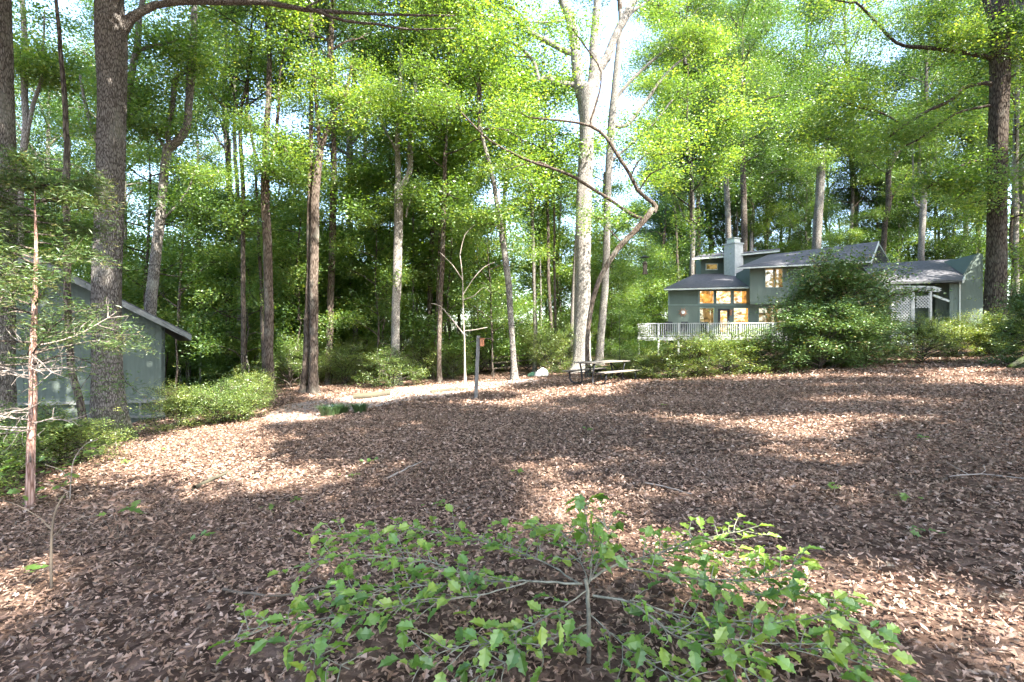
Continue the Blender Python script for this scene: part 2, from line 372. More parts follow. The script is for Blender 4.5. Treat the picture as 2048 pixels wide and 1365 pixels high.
def crown_asset(seed, H, Rc, r0, nlimb, per, size, up=0.9, spread=(0.42, 0.42, 0.16), low=0.0, nsub=5, profile=None, mat='leaf_canopy', bark='bark_grey', tilt=0.55):
    rng = np.random.default_rng(seed); woods = []; cl = []
    k = 7; zz = np.linspace(0, H, k); lx = np.cumsum(rng.normal(0, 0.035 * H / k * 2, (k, 2)), 0); lx -= lx[0]
    lead = np.column_stack([lx, zz]); lr = r0 * (1 - zz / H) ** 0.8 + 0.012
    p, r = smooth_path(lead, lr, 0.7); woods.append(tube_np(p, r, 7)[:2])
    for a in range(nlimb):
        f = low + (0.93 - low) * (a + rng.uniform(0, 0.8)) / nlimb
        base = np.array([np.interp(f * H, zz, lead[:, i]) for i in range(3)]); az = a * 2.4 + rng.uniform(-0.4, 0.4)
        prof = profile(f) if profile else (1 - (abs(f - 0.38) / 0.68) ** 2) ** 0.5
        L = Rc * max(0.15, prof) * rng.uniform(0.75, 1.15)
        el = up * (0.75 + 0.5 * f) * rng.uniform(0.7, 1.2)
        n = 6; pts = [base]; dirv = np.array([math.cos(az), math.sin(az), math.tan(min(el, 1.2))]); dirv /= np.linalg.norm(dirv)
        for q in range(n):
            dirv = dirv + rng.normal(0, 0.16, 3) - np.array([0, 0, 0.07 * up]); dirv /= np.linalg.norm(dirv)
            pts.append(pts[-1] + dirv * L / n)
        pts = np.array(pts); rb = r0 * (0.42 - 0.22 * f) + 0.01
        rr = rb * (1 - np.linspace(0, 1, n + 1)) ** 0.8 + 0.008
        p, r = smooth_path(pts, rr, 0.5); woods.append(tube_np(p, r, 5)[:2]); cl.append(pts[-1]); cl.append(pts[-2])
        for q in range(nsub):
            t = rng.uniform(0.25, 0.97); ii = t * n; i0 = int(ii); b0 = pts[i0] + (pts[min(i0 + 1, n)] - pts[i0]) * (ii - i0)
            dm = pts[min(i0 + 1, n)] - pts[max(i0 - 1, 0)]; dm /= np.linalg.norm(dm) + 1e-9
            dd = dm * 0.6 + rng.normal(0, 0.6, 3) * np.array([1, 1, 0.55]); dd /= np.linalg.norm(dd)
            Ls = L * rng.uniform(0.25, 0.5); m = 4; sp = [b0]
            for _ in range(m):
                dd = dd + rng.normal(0, 0.2, 3); dd /= np.linalg.norm(dd); sp.append(sp[-1] + dd * Ls / m)
            sp = np.array(sp); woods.append(tube_np(sp, np.linspace(rb * 0.3 + 0.006, 0.006, m + 1), 4)[:2])
            cl += [sp[2], sp[3], sp[4], sp[4] + rng.normal(0, 0.25, 3)]
    V, T, tint = leaf_cloud(rng, np.array(cl), per, spread, size, tilt)
    leaf = mk_mesh('crown', V, [T], [M[mat]], False, tint)
    WV, WQ = join(woods); wood = mk_mesh('branches', WV, [WQ], [M[bark]], True)
    return leaf, wood

canopy = [crown_asset(11 + q, H, Rc, 0.17, 17, 82, 0.135, tilt=.95, spread=(.52, .52, .32), mat='leaf_canopy', bark=bk) for q, (H, Rc, bk) in
          enumerate([(15, 5.2, 'bark_grey'), (13, 4.6, 'bark_grey'), (16, 4.8, 'bark_brown'), (12, 5.0, 'bark_grey')])]
under = [crown_asset(31 + q, H, Rc, 0.06, 15, 62, 0.118, up=0.45, spread=(0.4, 0.4, 0.22), mat='leaf_under', bark='bark_dark', tilt=0.85) for q, (H, Rc) in
         enumerate([(7.5, 2.9), (6, 2.6), (9, 2.7), (5, 2.4)])]
shade = [crown_asset(51 + q, 11, 5.0, 0.2, 16, 46, 0.30, mat='leaf_canopy', spread=(0.5, 0.5, 0.25)) for q in range(2)]
azal = [crown_asset(61 + q, 1.5, 1.25, 0.025, 30, 26, 0.05, up=0.8, spread=(0.12, 0.12, 0.07), nsub=5, mat='leaf_azalea', bark='bark_dark',
                    profile=lambda f: (1 - f ** 2.2) ** 0.5 + 0.12, tilt=0.7) for q in range(2)]
rhod = [crown_asset(71 + q, 2.6, 1.7, 0.05, 40, 30, 0.085, up=0.7, spread=(0.16, 0.16, 0.09), nsub=5, mat='leaf_rhodo', bark='bark_dark',
                    profile=lambda f: (1 - f ** 2.5) ** 0.5 + 0.1, tilt=0.6) for q in range(2)]

def spray_asset(seed, n, R_, size, mat):
    g = np.random.default_rng(seed); cl = []; W = []
    for k in range(9):
        a = k * 0.72 + g.uniform(-.3, .3); L = R_ * g.uniform(.6, 1.1); e = np.array([math.cos(a) * L, math.sin(a) * L, g.uniform(-.25, .35)])
        m_ = e * .5 + g.normal(0, .06, 3); W.append(tube_np(np.array([np.zeros(3), m_, e]), np.array([.010, .007, .003]), 4)[:2]); cl += [m_, e * .75, e, e + g.normal(0, .15, 3)]
    V, T, t = leaf_cloud(g, np.array(cl), n // len(cl), (.34, .34, .2), size, 0.9)
    lf = mk_mesh('leaf_spray', V, [T], [M[mat]], False, t); WV, WQ = join(W); return lf, mk_mesh('twigs', WV, [WQ], [M['bark_dark']], True)
sprays = [spray_asset(111 + q, 1500, 1.15, 0.10, 'leaf_under') for q in range(3)]

# generic trunk meshes (unit: real size, 12 m)
def trunk_mesh(seed, H, r0, bark, sides=10):
    rng = np.random.default_rng(seed); k = 7; zz = np.linspace(-0.3, H, k)
    xy = np.cumsum(rng.normal(0, 0.1, (k, 2)), 0); xy -= xy[0]; xy -= np.outer(np.linspace(0, 1, k), xy[-1])
    rr = r0 * (1 - 0.35 * (zz + 0.3) / H); rr[0] *= 1.5
    p, r = smooth_path(np.column_stack([xy, zz]), rr, 0.6)
    ph = rng.uniform(0, 6, 4)
    V, Q, c = tube_np(p, r, sides, lambda p, th: 1 + 0.05 * np.sin(3 * th[None] + p[:, 2:3] * 0.8 + ph[0]) + 0.04 * np.sin(5 * th[None] - 2.1 * p[:, 2:3] + ph[1]))
    return mk_mesh('trunk', V, [Q], [M[bark]], True)
trunks = [trunk_mesh(81 + q, 12, 0.24, b) for q, b in enumerate(['bark_grey', 'bark_grey', 'bark_brown', 'bark_pale', 'bark_dark'])]
thin_trunks = [trunk_mesh(91 + q, 3, 0.055, b, 7) for q, b in enumerate(['bark_dark', 'bark_grey', 'bark_dark'])]

# ------------------------------------------------------------------ the trees one can point to
def tree(name, label, D, main, limbs=(), bark='bark_grey', crowns=(), flare=0.5, group=None, fine=False, extend=True, cat='tree', seed=0, limb_name='limb', leafy=3, wk=1.0):
    """main / limbs: lists of (px, py, width_px[, D]); the tree stands where its first point meets the ground"""
    rng = np.random.default_rng(seed + abs(int(main[0][0])))
    base = onground(main[0][0], D); root = thing(name, label, cat, base, 0, group)
    def pts3(pl, first):
        out, rad = [], []
        for q in pl:
            d = q[3] if len(q) > 3 else D
            v = P(q[0], q[1], d) - base; out.append(tuple(v)); rad.append(wk * q[2] / 2 / F * d * math.cos(math.atan((q[0] - CX) / F)))
        if first:
            out[0] = (0, 0, -0.25); 
        if q[1] <= 2 and extend:
            a, b = Vector(out[-1]), Vector(out[-2]); dv = (a - b).normalized(); dv.z = max(dv.z, 0.5); dv.normalize()
            out.append(tuple(a + dv * 4)); rad.append(rad[-1] * 0.6)
        return out, rad
    def part(pl, first, nm):
        o3, rad = pts3(pl, first); big = max(rad) > 0.2 and fine
        p, r = smooth_path(o3, rad, 0.07 if big else 0.3)
        if not first or not big:
            p = p + np.column_stack([np.convolve(rng.normal(0, 0.35, len(p)), np.ones(3) / 3, 'same') for _ in range(3)]) * np.minimum(r, 0.05)[:, None] * (np.arange(len(p)) > 0)[:, None]
        if first: r = r * (1 + flare * np.exp(-np.clip(p[:, 2], 0, None) / 0.28))
        sides = 56 if big else (14 if max(rad) > 0.1 else 7)
        ph = rng.uniform(0, 6.28, 8)
        def disp(p, th):
            z = p[:, 2:3]; t = th[None]
            d = 1 + 0.03 * np.sin(3 * t + 0.7 * z + ph[0]) + 0.025 * np.sin(5 * t - 1.1 * z + ph[1])
            if first: d = d + 0.16 * flare * 2 * np.exp(-np.clip(z, 0, None) / 0.35) * np.sin(4 * t + ph[2] + np.sin(z))
            if big:
                a = t * 17 + 1.5 * np.sin(z * 1.7 + ph[3]) + 1.1 * np.sin(2 * t + z * 4.0 + ph[4]); b = t * 23 + 1.8 * np.sin(z * 2.3 + 3 * t + ph[5])
                d = d + 0.05 * np.abs(np.sin(a)) * np.abs(np.sin(b * 0.5 + z * 1.3)) + rng.normal(0, 0.006, (len(p), len(th)))
            return d
        V, Q, caps = tube_np(p, r, sides, disp)
        return obj(nm, mk_mesh(nm, V, [Q, np.array([caps[1]])], [M[bark]], True), root)
    part(main, True, 'trunk')
    for l in limbs:
        part(l, False, limb_name)
        if leafy and l[-1][2] <= 6.5:
            m = len(l)
            for q in range(leafy):
                t = 1 - 0.75 * q / max(leafy, 1); f = t * (m - 1); i0 = min(int(f), m - 2); a, b_ = l[i0], l[i0 + 1]; f -= i0
                da = a[3] if len(a) > 3 else D; db = b_[3] if len(b_) > 3 else D
                v = P(a[0] + (b_[0] - a[0]) * f, a[1] + (b_[1] - a[1]) * f, da + (db - da) * f) - base + Vector(rng.normal(0, 0.35, 3))
                k = int(rng.integers(0, 3)); s_ = rng.uniform(.7, 1.2); rz_ = rng.uniform(0, 6.28); h = rng.uniform() < .5
                sp_ = obj('leaf_spray', sprays[k][0], root, v, (0, 0, rz_), (s_, s_, s_)); obj('twig', sprays[k][1], root, v, (0, 0, rz_), (s_, s_, s_))
    for q, c in enumerate(crowns):
        kind, idx, px, py, d, s_, rz = c
        leaf, wood = kind[idx]
        loc = P(px, py, d) - base
        obj('crown', leaf, root, loc, (0, 0, rz), (s_, s_, s_)); obj('branches', wood, root, loc, (0, 0, rz), (s_, s_, s_))
    return root

tree('oak_tree', 'big rough barked oak with mossy base standing in front of the grey green shed', 10.9,
     [(220, 884, 70), (219, 840, 72), (216, 780, 66), (214, 700, 62), (214, 560, 60), (219, 430, 59), (221, 300, 58), (223, 180, 59), (222, 90, 66), (221, 40, 64), (219, 0, 60)],
     [[(236, 70, 34), (262, 38, 22), (310, 11, 17, 11), (387, 4, 14, 11.2), (439, 3, 13, 11.5), (529, 3, 12, 11.8), (593, 16, 10, 12), (632, 22, 9, 12.2), (722, 26, 6, 12.6), (787, 29, 5, 13), (912, 32, 3, 13.5)],
      [(632, 22, 7, 12.2), (690, 42, 6, 12.4), (755, 48, 5, 12.7), (819, 58, 4, 13), (912, 56, 2, 13.4)],
      [(610, 18, 5, 12), (640, 2, 4, 12.3), (700, -20, 3, 12.6)]],
     'bark_oak', [(canopy, 0, 225, -420, 10.9, 1.0, 1.0)], flare=0.6, fine=True, leafy=1)
tree('tree', 'thick grey trunk cut by the picture edge at far left, beyond the cedar', 10,
     [(-6, 870, 80), (-6, 700, 74), (-2, 560, 72), (2, 430, 70), (0, 300, 68), (-2, 225, 66), (-4, 100, 60), (-6, 0, 56)], [], 'bark_oak', [(canopy, 1, -10, -350, 10, 0.9, 2.0)], fine=True)
tree('tree', 'pale trunk with a right side limb, between far left trunk and dark slender one', 19,
     [(48, 800, 20), (42, 600, 18), (40, 397, 16), (45, 322, 15), (52, 258, 17), (48, 193, 15), (48, 97, 14), (45, 0, 11)],
     [[(55, 268, 10), (69, 200, 10), (82, 161, 8), (86, 100, 6), (90, 20, 4)], [(58, 148, 6), (85, 135, 5), (113, 121, 3)], [(82, 161, 5), (100, 147, 4), (120, 140, 3)]],
     'bark_pale', [(canopy, 3, 48, -60, 19, 0.8, 0.5)])
tree('tree', 'dark slender trunk with a short stub branch and knobby burl, left of the big oak', 10.2,
     [(178, 892, 20), (160, 800, 17), (145, 747, 17), (137, 600, 17), (132, 439, 16), (132, 385, 20), (129, 339, 16), (134, 290, 14), (129, 193, 12), (121, 97, 10), (111, 0, 8)],
     [[(129, 341, 10), (112, 340, 8), (92, 336, 5)], [(133, 215, 4), (139, 211, 3)]], 'bark_dark', [(under, 2, 112, -650, 10.2, 1.0, 0.3)], leafy=0)
tree('tree', 'tree hidden behind the big oak, its bright limbs showing on both sides', 17,
     [(226, 800, 34), (226, 500, 30), (224, 340, 28)],
     [[(224, 345, 22), (240, 270, 18), (258, 178, 16), (268, 120, 15), (276, 90, 15), (280, 30, 12), (285, 0, 11)], [(270, 105, 9), (300, 95, 8), (345, 84, 5), (370, 70, 3)],
      [(224, 345, 16), (205, 300, 12), (190, 274, 11), (174, 226, 9), (160, 150, 6)], [(246, 250, 7), (270, 225, 5), (285, 215, 3)]],
     'bark_pale', [(canopy, 0, 285, -120, 17, 0.8, 0.0)])
tree('tree', 'grey tree whose trunk splits into a wishbone fork above the shed roof', 17.5,
     [(292, 790, 26), (300, 640, 26), (310, 540, 24), (322, 420, 20), (332, 322, 19), (339, 292, 24)],
     [[(339, 296, 20), (355, 284, 19), (374, 252, 17), (379, 194, 16), (384, 129, 20), (387, 90, 16), (388, 16, 13), (389, 0, 12)],
      [(338, 292, 14), (335, 258, 12), (345, 210, 12), (348, 168, 11), (362, 150, 11), (384, 125, 11)],
      [(328, 292, 7), (316, 275, 6), (310, 252, 5), (300, 215, 3)], [(326, 440, 6), (345, 420, 5), (365, 395, 5), (380, 371, 4), (390, 340, 2)], [(350, 165, 4), (358, 135, 4), (366, 120, 3)]],
     'bark_grey', [(canopy, 2, 392, -70, 17.5, 0.85, 1.2)])
tree('tree', 'thin dark straight trunk in front of a bright one, left of the thick brown trunk', 22,
     [(488, 768, 11), (486, 595, 10), (486, 380, 9), (480, 240, 8), (497, 150, 6), (505, 60, 5)], [[(483, 440, 3), (500, 420, 3), (520, 405, 2)], [(484, 250, 5), (470, 200, 4), (455, 120, 3)]], 'bark_dark', [(under, 0, 490, 270, 22, 1.0, 1.0)])
tree('tree', 'bright sunlit trunk right behind the thin dark one in the left woods', 30, [(478, 745, 10), (479, 560, 10), (476, 400, 9), (470, 300, 8), (468, 100, 6)], [], 'bark_pale', [(canopy, 1, 468, 200, 30, 0.8, 0.0)])
tree('tree', 'thick brown trunk rising from the clearing edge behind the yellow green azaleas', 21,
     [(539, 794, 21), (538, 700, 20), (537, 565, 19), (531, 395, 18), (529, 339, 18)],
     [[(529, 345, 14), (534, 258, 13), (539, 161, 11), (537, 60, 8), (535, 0, 7)], [(533, 350, 9), (548, 312, 9), (556, 226, 7), (560, 150, 5), (575, 60, 4)], [(526, 350, 7), (508, 300, 7), (497, 230, 5)], [(540, 330, 5), (560, 335, 4), (590, 345, 3)]],
     'bark_brown', [(canopy, 3, 535, 60, 21, 0.75, 2.0)])
tree('tree', 'left stem of the close pair of trunks at the edge of the clearing', 21.4,
     [(607, 792, 14), (613, 690, 13), (618, 565, 13), (620, 395, 12), (622, 250, 9), (625, 100, 6)], [], 'bark_brown', [(canopy, 0, 625, 80, 21.4, 0.6, 3.0)])
tree('tree', 'thicker right stem of the close pair of trunks at the edge of the clearing', 21.2,
     [(627, 793, 21), (627, 690, 18), (628, 565, 18), (631, 395, 17), (640, 300, 15)],
     [[(640, 305, 12), (650, 270, 11), (672, 225, 9), (690, 193, 8), (705, 130, 6)], [(690, 250, 7), (712, 215, 6), (740, 205, 4)], [(640, 305, 9), (632, 200, 7), (630, 120, 5)], [(600, 343, 4), (585, 330, 6), (570, 295, 6), (555, 275, 4)]],
     'bark_brown', [(canopy, 2, 660, 120, 21.4, 0.7, 1.0)])
tree('tree', 'brown trunk with a bright lit stretch, right of the close pair', 26, [(655, 782, 13), (660, 657, 13), (663, 565, 14), (666, 411, 14), (668, 330, 11), (664, 200, 8)], [[(668, 380, 6), (690, 355, 4), (720, 350, 3)]], 'bark_brown', [(canopy, 1, 664, 190, 26, 0.8, 4.0)])
tree('tree', 'tall grey trunk forking into two bright stems, rising behind the bright green bush', 23.8,
     [(793, 776, 22), (791, 673, 17), (794, 556, 18), (797, 439, 18), (797, 371, 18)],
     [[(797, 378, 12), (795, 290, 11), (798, 226, 10), (803, 113, 8), (806, 0, 7)], [(799, 378, 13), (819, 345, 11), (822, 284, 11), (826, 226, 9), (835, 145, 7), (850, 60, 5)], [(812, 435, 4), (820, 405, 4), (832, 371, 3)], [(791, 300, 5), (770, 260, 4), (750, 215, 4), (740, 190, 3)]],
     'bark_pale', [(canopy, 0, 806, 70, 23.8, 0.8, 5.0), (canopy, 3, 850, 80, 24, 0.7, 2.0)])
tree('tree', 'slim brown trunk standing left of the birdhouse post', 24, [(879, 770, 9), (878, 673, 9), (884, 540, 10), (887, 439, 9), (890, 300, 6)], [], 'bark_brown', [(under, 2, 890, 400, 24, 1.1, 5.0)])
tree('tree', 'dark thin trunk just left of the slim brown one, deeper in the woods', 28, [(860, 765, 10), (859, 644, 10), (862, 520, 9), (866, 420, 8), (872, 200, 5)], [], 'bark_dark', [(under, 0, 866, 420, 28, 1.3, 2.0)])
tree('dead_tree', 'pale dead sapling with bare upper twigs just left of the birdhouse post', 21.5,
     [(931, 772, 9), (930, 720, 5), (928, 659, 4), (926, 600, 3), (925, 556, 2.5), (920, 510, 2)],
     [[(927, 668, 3), (901, 635, 3), (880, 612, 2), (862, 607, 1.5)], [(926, 590, 3), (945, 560, 2), (968, 535, 2), (990, 525, 1.5)], [(925, 560, 2.5), (905, 530, 2), (880, 505, 1.5)],
      [(928, 662, 2), (950, 660, 2), (975, 655, 1.5)], [(926, 600, 2), (948, 592, 1.5), (968, 575, 1.5), (985, 590, 1)], [(920, 510, 2), (930, 470, 1.5), (950, 450, 1)]], 'twig_pale', extend=False, leafy=0, wk=0.7)
tree('tree', 'slightly curved trunk with a bright lit foot between birdhouse post and picnic table', 22.6,
     [(1029, 763, 14), (1026, 703, 11), (1021, 629, 12), (1016, 556, 13), (1004, 468, 11), (993, 400, 9), (981, 339, 8), (964, 274, 7), (958, 226, 6), (955, 120, 4)],
     [[(1002, 460, 4), (985, 448, 3), (965, 430, 2)]], 'bark_grey', [(under, 2, 958, 260, 22.6, 1.1, 0.0)])
tree('tree', 'thin mottled trunk behind the rail fence', 27, [(1070, 735, 8), (1070, 640, 8), (1068, 527, 7), (1065, 430, 6), (1060, 300, 4)], [[(1066, 430, 3), (1050, 410, 3), (1022, 392, 2)]], 'bark_grey', [(under, 1, 1062, 430, 27, 1.2, 0.0)])
tree('tree', 'thin dark trunk left of the big forked tree by the picnic table', 29, [(1106, 740, 8), (1105, 688, 7), (1098, 585, 7), (1096, 450, 6), (1094, 330, 5)], [], 'bark_dark', [(under, 0, 1094, 420, 29, 1.2, 2.2)])
tree('forked_oak_tree', 'tallest sunlit tree with three great upper limbs directly behind the picnic table', 25,
     [(1163, 746, 40), (1164, 700, 34), (1165, 585, 31), (1167, 410, 30), (1172, 322, 29), (1174, 258, 28), (1174, 200, 38), (1172, 176, 42)],
     [[(1164, 190, 24), (1156, 155, 22), (1151, 97, 20), (1142, 48, 18), (1126, 0, 18)],
      [(1182, 190, 24), (1187, 155, 21), (1189, 120, 17), (1187, 97, 16), (1192, 32, 15), (1195, 0, 14)],
      [(1184, 180, 20), (1198, 140, 18), (1216, 110, 16), (1232, 71, 15), (1255, 26, 17), (1268, 0, 14)],
      [(1148, 108, 12), (1120, 98, 11), (1090, 81, 11), (1058, 64, 10), (1040, 45, 9), (1026, 35, 8), (987, 3, 6)],
      [(1058, 62, 6), (1052, 40, 5), (1030, 20, 4), (1010, 12, 3)],
      [(1152, 170, 11), (1130, 168, 11), (1106, 165, 11), (1092, 154, 9), (1077, 161, 8), (1071, 129, 7), (1042, 97, 6), (994, 77, 5), (945, 68, 4), (865, 42, 2)],
      [(1060, 115, 4), (1020, 112, 3), (980, 110, 3), (940, 120, 2)], [(1260, 28, 7), (1285, 10, 5), (1300, 0, 4)], [(1126, 42, 4), (1080, 45, 3), (1020, 42, 2), (975, 52, 2)]],
     'bark_pale', [(canopy, 0, 1090, -260, 25, 0.8, 0.4), (canopy, 3, 1300, -240, 25, 0.75, 2.4)], fine=True, leafy=1)
tree('leaning_tree', 'brown leaning tree that bends into a sharp elbow right of the tall forked tree', 20.5,
     [(1176, 742, 13), (1175, 673, 11), (1186, 600, 12), (1206, 544, 13), (1236, 497, 14), (1265, 468, 14), (1290, 440, 15), (1306, 418, 14)],
     [[(1308, 424, 12), (1311, 414, 12), (1296, 398, 10), (1277, 381, 10), (1258, 348, 9), (1232, 306, 9), (1213, 277, 8), (1181, 253, 7), (1123, 242, 5), (1058, 235, 4), (1040, 222, 3), (1023, 206, 2)],
      [(1292, 440, 10), (1270, 433, 9), (1219, 400, 8), (1155, 358, 8), (1110, 339, 7), (1058, 322, 7), (1006, 297, 6), (968, 271, 5), (929, 232, 4), (905, 210, 3), (880, 196, 2)],
      [(1183, 254, 5), (1181, 242, 5), (1194, 203, 5), (1202, 145, 4), (1171, 94, 4), (1142, 55, 3)], [(1262, 353, 4), (1275, 325, 4), (1300, 305, 3), (1320, 290, 2)],
      [(1106, 338, 4), (1080, 325, 4), (1045, 330, 3), (1010, 340, 2)], [(1246, 488, 4), (1228, 470, 3), (1215, 455, 2)], [(925, 230, 3), (905, 185, 2), (880, 160, 1.5), (845, 148, 1)], [(910, 212, 2), (890, 190, 1.5), (872, 175, 1)],
      [(1277, 384, 4), (1300, 350, 4), (1330, 335, 2)]], 'bark_brown', extend=False, leafy=1, wk=0.8)
tree('tree', 'patchy pale trunk right of the tall forked tree, its long limbs rising right', 29,
     [(1198, 735, 18), (1200, 688, 16), (1209, 585, 15), (1214, 450, 14), (1218, 330, 15), (1225, 230, 16), (1232, 150, 13), (1240, 60, 9), (1240, 0, 8)],
     [[(1226, 250, 9), (1252, 252, 7), (1290, 205, 7), (1316, 168, 6), (1345, 135, 5), (1381, 106, 4), (1400, 80, 3)], [(1228, 210, 8), (1245, 180, 7), (1290, 135, 6), (1332, 97, 5), (1370, 50, 4), (1397, 16, 3)], [(1330, 98, 4), (1360, 95, 4), (1400, 80, 3)],
      [(1215, 330, 6), (1250, 300, 5), (1300, 255, 4), (1345, 200, 3)]], 'bark_pale', [(canopy, 2, 1240, 20, 29, 0.8, 2.0), (canopy, 1, 1370, 130, 29, 0.6, 1.0)])
tree('tree', 'massive dark barked tree at the far right with long limbs reaching left', 20,
     [(1989, 680, 56), (1990, 615, 48), (1993, 500, 42), (1995, 366, 41), (1997, 220, 41), (1999, 147, 43), (1997, 73, 43), (1997, 0, 42)],
     [[(1985, 116, 16), (1965, 112, 12), (1913, 103, 10), (1858, 97, 10), (1807, 92, 8), (1777, 73, 7), (1737, 29, 6), (1711, 5, 5), (1670, 0, 3)],
      [(1985, 170, 14), (1968, 167, 10), (1927, 176, 9), (1902, 201, 9), (1847, 227, 8), (1807, 253, 7), (1777, 275, 5)],
      [(1809, 252, 5), (1766, 227, 5), (1722, 216, 4), (1671, 200, 4), (1605, 201, 2)], [(1722, 217, 3), (1690, 235, 2.5), (1665, 265, 2)],
      [(1985, 212, 9), (1960, 215, 7), (1913, 227, 6), (1869, 256, 6), (1832, 282, 5), (1812, 292, 4)],
      [(1985, 319, 9), (1960, 320, 7), (1913, 337, 6), (1880, 358, 5), (1854, 377, 4)],
      [(1984, 40, 20), (1975, 10, 16), (1968, -20, 14)], [(2005, 85, 12), (2020, 73, 9), (2048, 64, 7), (2080, 58, 5)], [(2005, 160, 9), (2035, 148, 7), (2060, 135, 5)], [(1960, 75, 4), (1930, 85, 3.5), (1885, 92, 3)], [(1874, 90, 3), (1872, 60, 3), (1855, 45, 2)],
      [(1985, 360, 5), (1950, 370, 4), (1910, 400, 2.5)]], 'bark_dark', [(canopy, 1, 1985, -120, 20, 0.8, 1.0)], fine=True)
tree('tree', 'dark crooked trunk rising behind the peak of the house roof', 47, [(1762, 600, 13), (1768, 476, 12), (1777, 403, 13), (1777, 348, 12), (1788, 315, 13), (1800, 300, 9), (1830, 280, 6)], [[(1776, 345, 4), (1760, 340, 3), (1745, 325, 2)], [(1770, 430, 4), (1750, 432, 3), (1722, 438, 2)], [(1782, 400, 5), (1800, 370, 4), (1825, 330, 3)]], 'bark_dark', extend=False)
tree('tree', 'thick broken topped trunk behind the house left of the roof peak', 44, [(1632, 560, 20), (1634, 476, 19), (1640, 380, 18), (1643, 311, 17), (1646, 296, 12)], [[(1642, 350, 6), (1633, 330, 5), (1629, 305, 4)]], 'bark_grey', extend=False)
tree('tree', 'pale multi stemmed tree behind the roof of the right wing', 42, [(1842, 560, 15), (1843, 500, 14), (1847, 403, 14), (1848, 375, 13)],
     [[(1847, 385, 9), (1838, 340, 8), (1840, 300, 7), (1835, 220, 5)], [(1849, 385, 10), (1858, 350, 8), (1870, 320, 7), (1872, 250, 5)], [(1845, 415, 6), (1828, 400, 5), (1826, 330, 4), (1825, 280, 4)], [(1848, 390, 5), (1852, 320, 5), (1860, 270, 4)]], 'bark_pale', [(canopy, 0, 1848, 280, 42, 0.9, 0.7)])
tree('tree', 'grey trunk standing behind the chimney of the house', 44, [(1488, 540, 14), (1488, 440, 13), (1486, 330, 11), (1484, 240, 9)], [], 'bark_dark', [(canopy, 2, 1486, 350, 44, 0.9, 4.0)])
tree('tree', 'trunk just left of the chimney behind the house', 46, [(1456, 540, 13), (1456, 440, 12), (1450, 330, 11), (1452, 200, 8)], [], 'bark_grey', [(canopy, 1, 1452, 330, 46, 0.9, 3.0)])
tree('tree', 'slim trunk behind the house rising over the low roof end', 50, [(1386, 640, 11), (1384, 548, 10), (1386, 440, 9), (1380, 300, 7)], [[(1384, 450, 5), (1365, 430, 4), (1350, 390, 3)]], 'bark_grey', [(under, 2, 1382, 440, 36, 1.5, 1.0)])
tree('tree', 'pale trunk at the right edge of the picture beyond the massive dark tree', 30, [(2032, 640, 16), (2031, 500, 15), (2030, 366, 14), (2034, 200, 12), (2036, 0, 9)], [], 'bark_pale', [(canopy, 3, 2034, 60, 30, 0.7, 1.0)])
tree('tree', 'grey tree at the right picture corner of which only the spreading root shows', 14.2, [(2100, 735, 90), (2098, 690, 76), (2095, 500, 70), (2095, 200, 68), (2095, 0, 66)],
     [[(2090, 705, 26, 14.1), (2058, 716, 20, 13.95), (2036, 727, 14, 13.85), (2018, 733, 8, 13.8)]], 'bark_oak', [(canopy, 2, 2400, -250, 16, 0.9, 3.0)], flare=0.7, limb_name='root', fine=True, leafy=0)

# ------------------------------------------------------------------ the woods: individual trees behind the clearing
rng = np.random.default_rng(7); random.seed(7)
taken = []
def free(x, y, r):
    if 9 < x < 40 and 33 < y < 52: return False
    for a, b in taken:
        if (a - x) ** 2 + (b - y) ** 2 < r * r: return False
    return True
MARKS = [(-130, 'the left picture edge'), (0, 'the far left trunk'), (145, 'the knobby dark trunk'), (220, 'the big oak'), (312, 'the wishbone tree'), (487, 'the thin dark trunk'), (537, 'the thick brown trunk'), (617, 'the close pair'),
         (663, 'the half lit trunk'), (795, 'the forked grey trunk'), (880, 'the slim brown trunk'), (955, 'the birdhouse'), (1025, 'the curved trunk'), (1165, 'the forked oak'), (1290, 'the bird feeder'), (1466, 'the chimney'),
         (1634, 'the broken topped trunk'), (1765, 'the crooked trunk'), (1845, 'the multi stemmed tree'), (1995, 'the massive dark tree'), (2300, 'the right picture edge')]
def where(px, D):
    for (a, na), (b, nb) in zip(MARKS, MARKS[1:]):
        if px < b: return f'between {na} and {nb}'
    return 'by the right picture edge'
